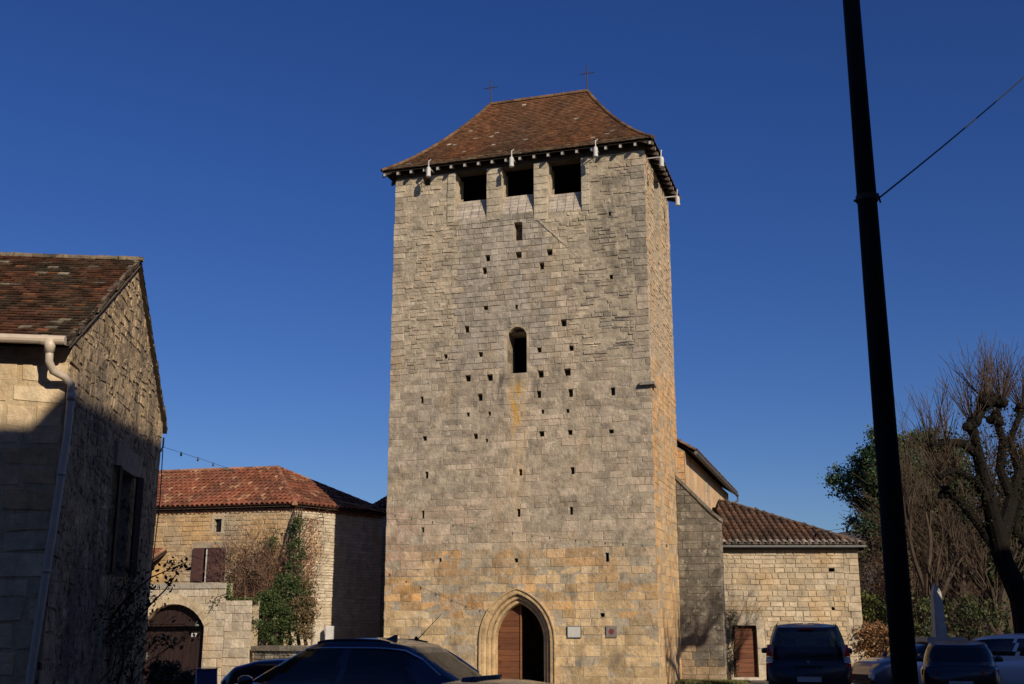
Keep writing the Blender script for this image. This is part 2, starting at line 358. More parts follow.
def ridge_caps(m, pts, r, step, colf):
    for i in range(len(pts) - 1):
        a, b = Vector(pts[i]), Vector(pts[i + 1]); d = b - a; n = max(1, round(d.length / step)); d.normalize()
        sd = d.cross(Vector((0, 0, 1))).normalized(); up = sd.cross(d)
        for k in range(n):
            p = a.lerp(b, k / n); q = a.lerp(b, (k + 1) / n) + d * .03; c = colf(k, 0); rr = r * rnd(.95, 1.08); A = []; B = []
            for t in range(7):
                an = math.pi * (t / 6 * 1.2 - .1); A.append(m.vert(p + sd * rr * math.cos(an) + up * (rr * math.sin(an) - .02))); B.append(m.vert(q + sd * rr * .85 * math.cos(an) + up * (rr * .85 * math.sin(an) - .02)))
            for t in range(6): m.face((A[t], A[t + 1], B[t + 1], B[t]), c)
            m.face(A[::-1], c); m.face(B, c)

# ---------------------------------------------------------------- vegetation helpers
def leaf(m, p, size, col, flat=0.):
    a = Vector((rnd(-1, 1), rnd(-1, 1), rnd(-1, 1) * (1 - flat))).normalized(); b = Vector((rnd(-1, 1), rnd(-1, 1), rnd(-1, 1))).normalized().cross(a).normalized()
    s = size * rnd(.6, 1.3); m.poly([p - a * s * .5, p + b * s * .28, p + a * s * .5, p - b * s * .28], col)
def branch(m, p, d, length, r, depth, cfg, tips=None):
    segs = 4 if depth > 1 else 3; pts = [p.copy()]; rads = [r]; q = p.copy(); dd = d.normalized(); kids = []
    for i in range(segs):
        dd = (dd + Vector((rnd(-1, 1), rnd(-1, 1), rnd(-1, 1))) * cfg['wander'] + Vector((0, 0, cfg['up']))).normalized()
        q = q + dd * length / segs; pts.append(q.copy()); rads.append(max(r * (1 - (i + 1) / segs * cfg['taper']), cfg['minr'])); kids.append((q.copy(), dd.copy(), rads[-1]))
    m.tube(pts, rads, 7 if r > .08 else (5 if r > .025 else 3), mulc(cfg['col'], rnd(.8, 1.2)) if r > .03 else mulc(cfg['twig'], rnd(.7, 1.3)), cap=False)
    if depth <= 0:
        if tips is not None: tips.append(q)
        return
    for k in range(cfg['n'][min(depth, len(cfg['n']) - 1)]):
        kp, kd, kr = random.choice(kids[cfg.get('skip', 0):]) if k else kids[-1]
        ax = Vector((rnd(-1, 1), rnd(-1, 1), rnd(-1, 1))).normalized().cross(kd).normalized()
        nd = Matrix.Rotation(rnd(*cfg['ang']) * (.5 if k == 0 else 1), 3, ax) @ kd
        branch(m, kp, nd, length * rnd(*cfg['len']), kr * rnd(.55, .8), depth - 1, cfg, tips)

def add_streak(m, axis, centre, halfw, z0, z1, col, amt, wob=.15):
    """a weathering streak running down a wall: soft vertical band around one position along the wall"""
    t = m.node_tree; N = t.nodes; L = t.links; p = N['Principled BSDF']; src = p.inputs['Base Color'].links[0].from_socket
    def math_(op, a, b=None):
        n = N.new('ShaderNodeMath'); n.operation = op
        for i, x in enumerate((a, b)):
            if x is None: continue
            if isinstance(x, (int, float)): n.inputs[i].default_value = x
            else: L.new(x, n.inputs[i])
        return n.outputs[0]
    def rng(x, a, b, c=0., d=1.):
        n = N.new('ShaderNodeMapRange'); n.interpolation_type = 'SMOOTHSTEP'; n.inputs[1].default_value = a; n.inputs[2].default_value = b; n.inputs[3].default_value = c; n.inputs[4].default_value = d; L.new(x, n.inputs[0]); return n.outputs[0]
    g = N.new('ShaderNodeNewGeometry'); d = N.new('ShaderNodeVectorMath'); d.operation = 'DOT_PRODUCT'; L.new(g.outputs['Position'], d.inputs[0]); d.inputs[1].default_value = axis
    sp = N.new('ShaderNodeSeparateXYZ'); L.new(g.outputs['Position'], sp.inputs[0])
    def noise_(sc, mp_sc):
        n = N.new('ShaderNodeTexNoise'); n.inputs['Scale'].default_value = sc; n.inputs['Detail'].default_value = 6; mp = N.new('ShaderNodeMapping'); mp.inputs['Scale'].default_value = mp_sc; L.new(g.outputs['Position'], mp.inputs['Vector']); L.new(mp.outputs[0], n.inputs['Vector']); return n.outputs[0]
    n1 = noise_(2.2, (1, 1, .5)); off = math_('MULTIPLY', math_('SUBTRACT', n1, .5), wob * 4)
    dist = math_('ABSOLUTE', math_('ADD', math_('SUBTRACT', d.outputs['Value'], centre), off))
    a = rng(dist, 0., halfw, 1., 0.); b = rng(sp.outputs[2], z1 - .5, z1, 1., 0.); c = rng(sp.outputs[2], z0, z0 + (z1 - z0) * .6); n2 = rng(noise_(5., (1, 1, .3)), .35, .62)
    f = math_('MULTIPLY', math_('MULTIPLY', math_('MULTIPLY', a, b), math_('MULTIPLY', c, n2)), amt)
    mx = N.new('ShaderNodeMix'); mx.data_type = 'RGBA'; L.new(f, mx.inputs[0]); L.new(src, mx.inputs[6]); mx.inputs[7].default_value = (*col, 1); L.new(mx.outputs[2], p.inputs['Base Color'])

# ================================================================ THE SETTING
m = MB(); m.poly([(-2500, -600, 0), (2500, -600, 0), (2500, 4000, 0), (-2500, 4000, 0)]); tag(m.build('ground', M['ground']), kind='structure')
m = MB(); m.poly([(-60, 19.5, .004), (60, 19.5, .004), (60, 33.5, .004), (-60, 33.5, .004)]); tag(m.build('road', M['asphalt']), kind='structure')
m = MB(); nx, ny = 90, 14
for j in range(ny + 1):
    for i in range(nx + 1):
        x = -700 + i * 1500 / nx; y = 260 + j * 50; t = j / ny
        z = 62 * math.sin(min(1, t * 1.15) * math.pi / 2) * (0.62 + .22 * nz(x / 260, 3.1) + .16 * nz(x / 90, 7.7)) * (1 if x > -100 else .5 + .5 * math.exp((x + 100) / 200)) * 1.75
        m.vert((x, y, z + .8 * nz(x / 9, y / 9, 1.) * t - .5))
for j in range(ny):
    for i in range(nx): a = j * (nx + 1) + i; m.face((a, a + 1, a + nx + 2, a + nx + 1))
tag(m.build('hill', M['hill'], smooth=True), kind='structure')

# ================================================================ CHURCH TOWER
A = Vector((-4.48, 41.38, 0)); B = Vector((4.76, 38.56, 0)); e1 = (B - A).normalized(); n1 = Vector((e1.y, -e1.x, 0)); DEP = 5.4
Cc = B - n1 * DEP; Dd = A - n1 * DEP
WF, WR_, WB, WL = Wall(A, B), Wall(B, Cc), Wall(Cc, Dd), Wall(Dd, A)
EZ = 18.88; TOP = 18.62
tower = thing('church_tower', 'tall square stone church tower with brown hipped tile roof, two iron crosses and pointed doorway', 'church tower', A)
def T_par(o):
    o.parent = tower; o.matrix_parent_inverse = Matrix.Translation(-A); return o
GB = (.46, .37, .265); WARM = (.56, .41, .225); ORG = (.55, .31, .12); GR = (.32, .275, .215); CR = (.56, .47, .33); PK = (.46, .31, .22)
def col_front(s, z):
    n = nz(s * .35, z * .35, 2.); b = GB
    b = mixc(b, GR, .35 + .9 * nz(s * .25 + 9, z * .2, 5.))
    if z < 5.2: b = mixc(b, WARM, min(1, (5.2 - z) / 1.6 + n * .6))
    if z < 4.4 and z > 2.2: b = mixc(b, ORG, max(0, .32 + 1.6 * nz(s * .6, z * 1.3, 8.)) * .9); b = mixc(b, CR, .5 if random.random() < .18 else 0)
    if 3.6 < z < 6 and s < 3.2: b = mixc(b, PK, .35 + n)
    if z > 11.5 and (s < 2.6 or s > 6): b = mixc(b, (.42, .35, .24), .4 + n)
    if 11 < z < 16.6 and 2.6 < s < 6: b = mixc(b, (.30, .275, .235), .6)
    if s > 7.3 and 11 < z < 18: b = mixc(b, (.20, .185, .15), .35 + 1.1 * nz(s, z * .6, 3.))
    return mulc(b, rnd(.72, 1.2))
def col_side(s, z):
    b = mixc((.48, .36, .22), (.58, .33, .14), .45 + 1.3 * nz(s * .9, z * .16, 4.))
    if z > 11: b = mixc(b, (.40, .36, .28), .45)
    if z < 6: b = mixc(b, (.55, .40, .22), .4)
    return mulc(b, rnd(.84, 1.14))
putlog = [(487.7,258.4,5,6),(484.7,270.8,4.5,6.5),(518.6,255,6,6),(549.2,252.3,6,6),(541.5,266.1,5,6.5),(609.7,213.7,3,4),(611,276.9,3.5,4.5),(518,231.5,9,18),(426.5,181,7,9),
 (485.7,308,4.5,4),(516.6,307,2.5,4),(563.7,323,5.5,7),(466.8,329.5,5,6.5),(539,350,4,5),(571,348.3,4.5,5),(480.6,354.4,4,5),(445.7,356.4,4,4.5),(540.5,374.2,6.5,7),(567.4,372.2,6.5,7),
 (489.7,377.6,6,6.5),(467.9,378.3,6,6.5),(480,397.4,4.5,7),(538.8,394.4,4.5,7),(570.4,393,4.5,8),(613,391.4,4.5,8),(422,400,3,7),(468,414.6,3,4),(489.4,413.6,3,4),(542.5,411.6,3,4),(567.7,411,3,4),
 (424.8,438.5,4,4.5),(475.6,436.4,4,5),(486.7,440.5,2.5,3.5),(541.5,433.8,4.5,5.5),(570,432.4,4.5,5),(611,431.4,5,4),(426.5,475,3,7),(520.6,472.4,3.5,6.5),(572.4,470.7,4,7),
 (422.8,514.5,3,8),(422.8,529.8,3,5),(518.4,512.8,3.5,8),(571.2,510.8,3.5,8),(607,557.3,3.5,9),(440,560,3,4),(516,560.3,3.5,4),(602.4,615,4,4)]
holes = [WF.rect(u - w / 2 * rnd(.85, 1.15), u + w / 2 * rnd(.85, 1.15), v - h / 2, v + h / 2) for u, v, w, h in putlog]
bays = [WF.rect(455.5, 486.3, 160, 218), WF.rect(501, 533.4, 158, 213), WF.rect(548, 581, 154, 211)]
for b in bays: b[3] = TOP
win = WF.rect(507.5, 526.5, 337, 373); wr = (win[1] - win[0]) / 2; wc = (win[0] + win[1]) / 2
wtop = WF.px(517, 327)[1]; wh_ = wtop - win[3]
dl, dz_ = WF.px(492.8, 650); dr, _ = WF.px(541.8, 650); dc = (dl + dr) / 2; da = (dr - dl) / 2; dap = WF.px(517, 603)[1]; dsp = 1.45
door_h = arch_holes(dc, da, dsp, 0., dap - dsp, .33)
win_h = arch_holes(wc, wr, win[3], win[2], wh_, .10)
allh = holes + bays + door_h + win_h
L = WF.L; m = MB()
backing(m, WF, (0, L, 0, TOP), holes + bays + door_h + win_h, None, (.38, .32, .23), -.006, .9)
qa = .5
lay(m, WF, (0, L, 0, 1.3), (.27, .36), (.45, .95), col_front, allh, rag=(.03, .035))
lay(m, WF, (0, L, 1.3, 5.4), (.23, .34), (.35, .8), col_front, allh, rag=(.03, .035), wob=.012)
lay(m, WF, (0, L, 5.4, 10.9), (.17, .28), (.25, .68), col_front, allh, rag=(.03, .035), wob=.012)
zz = 10.9

lay(m, WF, (qa, 2.6, zz, 16.2), (.10, .19), (.18, .48), col_front, allh, wob=.03, off=(-.020, .024), jit=.012, joint=.016)
lay(m, WF, (qa, 2.6, 16.2, TOP), (.12, .22), (.2, .5), col_front, allh, wob=.03, off=(-.020, .024), jit=.012, joint=.016)
lay(m, WF, (0, qa - .15, zz, TOP), (.20, .30), (.5, .8), col_front, allh, rag=(.03, .4), off=(.01, .022)); lay(m, WF, (L - qa + .15, L, zz, TOP), (.20, .30), (.5, .8), col_front, allh, rag=(.4, .035), off=(.01, .022))
dg = [(.62, .78, .62 * 4.0 + .78 * 16.25)]                       # old gable line: smooth ashlar below it, rubble above
a1_ = WF.px(535, 217); a2_ = WF.px(567, 246); dx, dzz = a2_[0] - a1_[0], a2_[1] - a1_[1]; nl = (-dzz, dx)
below = (nl[0], nl[1], nl[0] * a1_[0] + nl[1] * a1_[1]); above = (-nl[0], -nl[1], -below[2])
lay(m, WF, (2.6, a2_[0], zz, TOP), (.17, .26), (.25, .6), col_front, allh, hp=[below], rag=(.6, .7), off=(.004, .02), wob=.012)
lay(m, WF, (2.6, a2_[0], zz, TOP), (.11, .18), (.2, .45), col_front, allh, hp=[above], wob=.025, off=(-.02, .02), joint=.02)
lay(m, WF, (a2_[0], L - qa, zz, TOP), (.09, .17), (.2, .55), col_front, allh, wob=.025, off=(-.024, .028), jit=.012, joint=.016)
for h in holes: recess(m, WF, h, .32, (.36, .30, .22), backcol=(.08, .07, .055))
for b in bays:                                                    # sloping sills and reveals of the three belfry bays
    for a_ in (b[0], b[1]):
        m.poly([WF.pt(a_, b[2], -.005), WF.pt(a_, b[3], -.005), WF.pt(a_, b[3], -.62), WF.pt(a_, b[2], -.62)], (.44, .37, .26))
    sb = b[2] + .88
    Wc = MB()
    m.hexa([WF.pt(b[0], b[2] - .05, -.7), WF.pt(b[1], b[2] - .05, -.7), WF.pt(b[1], b[2] - .05, -.02), WF.pt(b[0], b[2] - .05, -.02)],
           [WF.pt(b[0], sb, -.7), WF.pt(b[1], sb, -.7), WF.pt(b[1], sb - .08, -.30), WF.pt(b[0], sb - .08, -.30)], (.42, .36, .29))
    for k in range(6):                                            # rubble patches facing the sill slope
        for q in range(4):
            x0 = b[0] + (b[1] - b[0]) * q / 4 + .01; x1 = b[0] + (b[1] - b[0]) * (q + 1) / 4 - .01
            z0 = b[2] + (.80) * k / 6; z1 = z0 + .125; f = lambda z: -.02 - .28 * (z - b[2]) / .80 + .02
            m.poly([WF.pt(x0, z0, f(z0)), WF.pt(x1, z0, f(z0)), WF.pt(x1, z1, f(z1)), WF.pt(x0, z1, f(z1))], mulc((.44, .38, .31), rnd(.8, 1.15)))
# pillars between the bays stand slightly proud of the rubble
for (u0, u1) in ((486.6, 500.6), (533.8, 547.6)):
    a0 = WF.px(u0, 190)[0]; a1 = WF.px(u1, 190)[0]; zlow = WF.px(u0, 221)[1]
    lay(m, WF, (a0, a1, zlow, TOP), (.24, .34), (a1 - a0, a1 - a0 + .1), lambda s, z: mulc((.46, .39, .28), rnd(.88, 1.1)), off=(.03, .045))
for b in (bays[0], bays[2]):
    x = b[0] - .32 if b is bays[0] else b[1] + .005
    lay(m, WF, (x, x + .31, b[2] - .1, TOP), (.22, .34), (.3, .4), lambda s, z: mulc((.44, .38, .28), rnd(.85, 1.12)), off=(.028, .04))
recess(m, WF, [wc - wr, wc + wr, win[2], win[3] + wh_ * .5], .85, (.34, .29, .22), back=False)
M['stone_front'] = M['stone'].copy(); M['stone_front'].name = 'tower_front_stone'
a0_ = WF.p0.dot(WF.e) + wc; zs_ = win[2]; ex_ = tuple(WF.e)
add_streak(M['stone_front'], ex_, a0_, .55, 2.8, zs_ + .1, (.60, .44, .25), .75, .08)
add_streak(M['stone_front'], ex_, a0_ - .02, .36, zs_ - 2.6, zs_ - .1, (.50, .27, .03), 1.0, .06)
for dx_, w_, ln_, am_ in ((-.62, .34, 2.0, .75), (.66, .30, 1.7, .6), (.0, .45, .8, .7), (-2.3, .3, 3, .35), (2.9, .3, 3.5, .4), (-1.2, .25, 4.5, .3)): add_streak(M['stone_front'], ex_, a0_ + dx_, w_, zs_ - ln_, zs_ + .25, (.075, .07, .06), am_, .12)
for dx_, zt0, zb0, w_ in ((-.75, 4.3, 3.1, .45), (.35, 4.6, 3.2, .4), (3.5, 1.3, .1, .6), (2.2, 1.2, .2, .5), (3.6, 18.2, 11.5, .9)): add_streak(M['stone_front'], ex_, a0_ + dx_, w_, zb0, zt0, (.10, .09, .075), .6, .2)
T_par(m.build('front_wall', M['stone_front']))
# other three walls
side_h = [WR_.rect(657.5, 661.5, 172, 200), ]
hs1 = WR_.px(661, 190); bay_s = [1.9, 3.1, 16.3, TOP]; slit = [.75, .95, 17.0, 17.6]; slit2 = [4.35, 4.55, 16.2, 16.9]
sh = [bay_s, slit, slit2]
m = MB(); backing(m, WR_, (0, WR_.L, 0, TOP), sh, None, (.40, .32, .22), -.006, .9)
lay(m, WR_, (0, WR_.L, 0, 5.6), (.24, .34), (.4, .9), col_side, sh, wob=.01)
lay(m, WR_, (0, WR_.L, 5.6, 12), (.2, .28), (.3, .7), col_side, sh, wob=.01)
lay(m, WR_, (0, .4, 12, TOP), (.22, .32), (.4, .5), col_side, sh); lay(m, WR_, (.4, WR_.L - .4, 12, TOP), (.11, .2), (.2, .5), col_side, sh, wob=.025, off=(-.02, .02), joint=.02)
lay(m, WR_, (WR_.L - .4, WR_.L, 12, TOP), (.22, .32), (.4, .5), col_side, sh)
for h in sh: recess(m, WR_, h, .6, (.38, .33, .25), back=False)
T_par(m.build('side_wall', M['warmstone']))
for w_ in (WB, WL):
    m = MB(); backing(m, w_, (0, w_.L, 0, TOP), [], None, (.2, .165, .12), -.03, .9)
    lay(m, w_, (0, w_.L, 0, TOP), (.2, .32), (.35, .8), col_side, off=(-.01, .01)); T_par(m.build('rear_wall' if w_ is WB else 'side_wall', M['stone']))
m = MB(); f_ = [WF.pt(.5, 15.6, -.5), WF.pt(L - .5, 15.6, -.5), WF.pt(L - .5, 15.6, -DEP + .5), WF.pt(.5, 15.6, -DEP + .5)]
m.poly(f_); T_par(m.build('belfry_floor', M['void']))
m = MB()                                                          # line of the old sloping roof left on the wall
for i in range(7):
    p_, q_ = [(a1_[0] + dx * t, a1_[1] + dzz * t) for t in (i / 7, (i + .93) / 7)]; w_ = rnd(.035, .06)
    m.hexa([WF.pt(p_[0], p_[1] - w_, -.01), WF.pt(q_[0], q_[1] - w_, -.01), WF.pt(q_[0], q_[1] + w_, -.01), WF.pt(p_[0], p_[1] + w_, -.01)], [WF.pt(p_[0], p_[1] - w_, .035), WF.pt(q_[0], q_[1] - w_, .03), WF.pt(q_[0], q_[1] + w_, .02), WF.pt(p_[0], p_[1] + w_, .022)], (.36, .31, .24))
T_par(m.build('roof_scar', M['stone']))
# little string-course ledge on the front right corner
m = MB(); lz = WF.px(648, 383)[1]; m.hexa([WF.pt(L - .36, lz - .08, -.02), WF.pt(L + .14, lz - .08, -.02), WF.pt(L + .14, lz - .08, .16), WF.pt(L - .36, lz - .08, .16)],
    [WF.pt(L - .36, lz + .06, -.02), WF.pt(L + .14, lz + .06, -.02), WF.pt(L + .12, lz + .03, .12), WF.pt(L - .36, lz + .03, .12)], (.2, .18, .15))
m.hexa([WR_.pt(-.1, lz - .08, 0), WR_.pt(.5, lz - .08, 0), WR_.pt(.5, lz - .08, .12), WR_.pt(-.1, lz - .08, .12)], [WR_.pt(-.1, lz + .04, 0), WR_.pt(.5, lz + .04, 0), WR_.pt(.5, lz + .02, .1), WR_.pt(-.1, lz + .02, .1)], (.3, .24, .18))
T_par(m.build('ledge', M['stone']))
# portal
m = MB()
prof = [(0, -.75), (0, -.26), (.025, -.22), (.09, -.21), (.12, -.245), (.135, -.13), (.16, -.10), (.235, -.10), (.255, -.15), (.27, -.03), (.30, .022), (.39, .03), (.42, .02), (.435, .075), (.475, .08), (.49, -.03)]
arch_sweep(m, WF, dc, da, dsp, 0., dap - dsp, prof, lambda i: mulc((.50, .36, .20), rnd(.85, 1.1)), n=12)
T_par(m.build('door_arch', M['warmstone']))
lf = MB(); zb = 0
path = arch_path(dc, da, dsp, 0, dap - dsp, .0, 12); left = [p for p in path if p[0] <= dc + 1e-6]
npl = 14; zt_ = dap
for k in range(npl):                                              # left leaf of horizontal boards, clipped by the arch
    z0, z1 = zt_ * k / npl + .004, zt_ * (k + 1) / npl - .004
    def xl(z):
        if z <= dsp: return dc - da
        c = ((dap - dsp) ** 2 - da * da) / (2 * da); Rr = da + c; return dc + c - math.sqrt(max(Rr * Rr - (z - dsp) ** 2, 0))
    a0, a1 = min(xl(z0), dc - .02), min(xl(z1), dc - .02)
    if a1 > dc - .03 and a0 > dc - .03: continue
    q = [(a0, z0), (dc - .01, z0), (dc - .01, z1), (a1, z1)]
    lf.hexa([WF.pt(*p, -.62) for p in q], [WF.pt(*p, -.56) for p in q], mulc((.15, .058, .026), rnd(.8, 1.15)))
dleaf = T_par(lf.build('door', M['wood_red']))
m = MB(); m.hexa([WF.pt(dc - .06, 0, -.56), WF.pt(dc, 0, -.56), WF.pt(dc, dap, -.56), WF.pt(dc - .06, dap, -.56)], [WF.pt(dc - .05, 0, -.52), WF.pt(dc - .01, 0, -.52), WF.pt(dc - .01, dap - .05, -.52), WF.pt(dc - .05, dap - .05, -.52)], (.2, .09, .04))
o = m.build('meeting_stile', M['wood_red']); o.parent = dleaf
m = MB()                                                          # right leaf, folded back into the dark porch
m.hexa([WF.pt(dr - .02, 0, -.66), WF.pt(dr + .04, 0, -.66), WF.pt(dr + .12, 0, -1.5), WF.pt(dr + .06, 0, -1.5)], [WF.pt(dr - .02, 1.9, -.66), WF.pt(dr + .04, 1.9, -.66), WF.pt(dr + .12, 1.9, -1.5), WF.pt(dr + .06, 1.9, -1.5)], (.12, .05, .025))
T_par(m.build('door', M['wood_red']))
# arched window
m = MB(); arch_sweep(m, WF, wc, wr, win[3], win[2], wh_, [(0, -.8), (0, -.04), (.015, .0), (.16, .005), (.17, -.03)], lambda i: mulc((.43, .35, .25), rnd(.85, 1.1)), n=7)
m.poly([WF.pt(wc - wr, win[2], 0), WF.pt(wc + wr, win[2], 0), WF.pt(wc + wr, win[2] + .12, -.8), WF.pt(wc - wr, win[2] + .12, -.8)], (.33, .28, .2))
T_par(m.build('window_surround', M['stone']))
# roof
OV = .42; Ea = WF.pt(-OV, EZ, OV); Eb = WF.pt(L + OV, EZ, OV); Ec = Eb - n1 * (DEP + 2 * OV); Ed = Ea - n1 * (DEP + 2 * OV)
run = (DEP + 2 * OV) / 2; WT = L + 2 * OV; RL = 4.05; ins = (WT - RL) / 2; RISE = 3.75
bell = lambda x: .64 * x + .36 * x * x
def tcol(s, h):
    b = mixc((.135, .066, .034), (.19, .080, .034), .5 + nz(s * .7, h * .7, 3.)); b = mixc(b, (.10, .062, .035), .15 + .7 * nz(s * .5 + 4, h * .4, 6.)); 
    if random.random() < .012: b = (.35, .31, .25)
    if h < .3: b = mixc(b, (.18, .15, .10), .4)
    return mulc(b, rnd(.75, 1.25))
m = MB(); bm_ = MB()
roof_face(m, bm_, Ea, Eb, -n1, run, RISE, ins + .14, ins - .14, 'flat', .17, .115, tcol, bell)
roof_face(m, bm_, Eb, Ec, -e1, ins - .14, RISE, run, run, 'flat', .17, .115, tcol, bell)
roof_face(m, bm_, Ec, Ed, n1, run, RISE, ins - .14, ins + .14, 'flat', .17, .13, tcol, bell)
roof_face(m, bm_, Ed, Ea, e1, ins + .14, RISE, run, run, 'flat', .17, .13, tcol, bell)
roof = T_par(m.build('roof', M['tile'])); o = bm_.build('roof_boarding', M['timber']); o.parent = roof
m = MB(); mid = (Ea + Ec) / 2 + Vector((0, 0, RISE)) + e1 * .14; r1 = mid - e1 * RL / 2; r2 = mid + e1 * RL / 2
def hip(E, Rr): return [E.lerp(Rr, t / 10) * 1 + Vector((0, 0, (bell(t / 10) - t / 10) * RISE + .02)) for t in range(11)]
cc = lambda k, z: mulc((.15, .085, .045), rnd(.6, 1.3))
ridge_caps(m, [r1, r2], .11, .35, cc)
for E_, R_2 in ((Ea, r1), (Eb, r2), (Ec, r2), (Ed, r1)): ridge_caps(m, hip(E_, R_2), .085, .3, cc)
o = m.build('ridge_tiles', M['tile']); o.parent = roof
# rafters with pale sawn ends, and wall plate
def rafters(Ws, n_, Lw):
    for i in range(n_):
        s = -.3 + (Lw + .6) * i / (n_ - 1); r = MB(); w2 = .042
        pr = [(.40, EZ - .24), (.40, EZ - .10), (-.35, EZ + .19), (-.35, EZ + .05)]
        l_ = [Ws.pt(s - w2, z, o_) for o_, z in pr]; r_ = [Ws.pt(s + w2, z, o_) for o_, z in pr]
        r.hexa(l_, r_, (.1, .1, .1), 0); r.poly([Ws.pt(s - w2, EZ - .225, .403), Ws.pt(s + w2, EZ - .225, .403), Ws.pt(s + w2, EZ - .125, .403), Ws.pt(s - w2, EZ - .125, .403)], mi=1)
        T_par(r.build('rafter', [M['timber'], M['sawn']]))
rafters(WF, 20, L); rafters(WR_, 13, DEP); rafters(WL, 8, DEP)
m = MB()
for Ws, Lw in ((WF, L), (WR_, DEP), (WB, L), (WL, DEP)):
    m.hexa([Ws.pt(.01, TOP + .003, -.5), Ws.pt(Lw - .01, TOP + .003, -.5), Ws.pt(Lw - .01, TOP + .003, -.03), Ws.pt(.01, TOP + .003, -.03)], [Ws.pt(.01, EZ + .1, -.5), Ws.pt(Lw - .01, EZ + .1, -.5), Ws.pt(Lw - .01, EZ + .1, -.03), Ws.pt(.01, EZ + .1, -.03)])
T_par(m.build('wall_plate', M['timber']))
def cross(p, h):
    m = MB(); m.tube([p - Vector((0, 0, .1)), p + Vector((0, 0, h))], [.028, .018], 6)
    c = p + Vector((0, 0, h * .68)); m.tube([c - e1 * .27, c + e1 * .27], .016, 5); m.tube([c - e1 * .12 - Vector((0, 0, .1)), c + Vector((0, 0, .13)), c + e1 * .12 - Vector((0, 0, .1))], .01, 4)
    for q in (c - e1 * .27, c + e1 * .27, p + Vector((0, 0, h))): lathe(m, [(.0, -.035), (.032, 0), (0, .035)], q, 6)
    T_par(m.build('iron_cross', M['iron']))
cross(r1 + Vector((0, 0, .1)), .95); cross(r2 + Vector((0, 0, .1)), 1.0)

# white siren-like lamps bolted on brackets at the eaves
proto = None
def lamp_proto():
    t = thing('eave_floodlight', 'x', 'floodlight')
    m = MB(); lathe(m, [(.05, -.28), (.088, -.26), (.092, -.20), (.082, -.19), (.086, .04), (.06, .11), (.03, .13)], n=14); m.build('lamp_housing', M['white'], t, smooth=False)
    m = MB(); m.tube([(0, .02, .1), (0, .0, .38)], .022, 6); m.tube([(0, .0, .33), (.09, 0, .42)], .02, 5); m.tube([(0, .55, .12), (0, .04, .12)], .022, 6); m.build('bracket', M['white'], t)
    return t
lp = lamp_proto()
lamps = [(WF, 428.5, 170, .62, 'white eaves floodlight nearest the left corner of the tower roof'), (WF, 511.5, 160, .62, 'white eaves floodlight above the middle belfry opening'),
         (WF, 595.5, 150, .62, 'white eaves floodlight to the right of the rightmost belfry opening'), (WR_, 661.5, 160, .62, 'white eaves floodlight near the front corner of the tower side'),
         (WR_, 677.5, 199, .62, 'white eaves floodlight at the far rear corner of the tower side')]
def dup(root, loc, rz, label, group=None):
    r = root.copy(); COL.objects.link(r); r.location = loc; r.rotation_euler = (0, 0, rz); r['label'] = label
    if group: r['group'] = group
    for ch in list(root.children):
        c = ch.copy(); COL.objects.link(c); c.parent = r
        for g in ch.children: d = g.copy(); COL.objects.link(d); d.parent = c
    return r
for i, (Ws, u, v, off, lab) in enumerate(lamps):
    s, z = Ws.px(u, v, off); p = Ws.pt(s, z, off); rz = math.atan2(Ws.e.y, Ws.e.x)
    if i == 0: lp.location = p; lp.rotation_euler = (0, 0, rz); lp['label'] = lab; lp['group'] = 'white floodlights along the tower eaves'
    else: dup(lp, p, rz, lab, 'white floodlights along the tower eaves')
# plaques
s0, s1, z0, z1 = WF.rect(567.5, 581.5, 626, 638)
t = thing('wall_notice', 'white notice board on the tower wall right of the doorway', 'notice board', WF.pt((s0 + s1) / 2, z0, .03)); 
def on(o, t): o.parent = t; o.matrix_parent_inverse = Matrix.Translation(-t.location); return o
m = MB(); m.hexa([WF.pt(s0, z0, .02), WF.pt(s1, z0, .02), WF.pt(s1, z1, .02), WF.pt(s0, z1, .02)], [WF.pt(s0, z0, .05), WF.pt(s1, z0, .05), WF.pt(s1, z1, .05), WF.pt(s0, z1, .05)]); on(m.build('frame', M['greypipe']), t)
m = MB(); k = .025; m.hexa([WF.pt(s0 + k, z0 + k, .05), WF.pt(s1 - k, z0 + k, .05), WF.pt(s1 - k, z1 - k, .05), WF.pt(s0 + k, z1 - k, .05)], [WF.pt(s0 + k, z0 + k, .056), WF.pt(s1 - k, z0 + k, .056), WF.pt(s1 - k, z1 - k, .056), WF.pt(s0 + k, z1 - k, .056)]); on(m.build('board', M['white']), t)
s0, s1, z0, z1 = WF.rect(606.5, 617, 626, 637.5)
M['plaque'] = mat('grey_plaque', (.20, .17, .15), .7, var=.2, vscale=6); M['plaquered'] = mat('dark_red_enamel', (.16, .04, .04), .5)
t = thing('wall_plaque', 'small grey square plaque with a dark red round emblem on the tower wall', 'plaque', WF.pt((s0 + s1) / 2, z0, .03))
m = MB(); m.hexa([WF.pt(s0, z0, .02), WF.pt(s1, z0, .02), WF.pt(s1, z1, .02), WF.pt(s0, z1, .02)], [WF.pt(s0, z0, .045), WF.pt(s1, z0, .045), WF.pt(s1, z1, .045), WF.pt(s0, z1, .045)]); on(m.build('plate', M['plaque']), t)
m = MB(); cs, cz = (s0 + s1) / 2, (z0 + z1) / 2 + .01; m.poly([WF.pt(cs + .09 * math.cos(a_ * math.pi / 8), cz + .09 * math.sin(a_ * math.pi / 8), .052) for a_ in range(16)]); on(m.build('emblem', M['plaquered']), t)

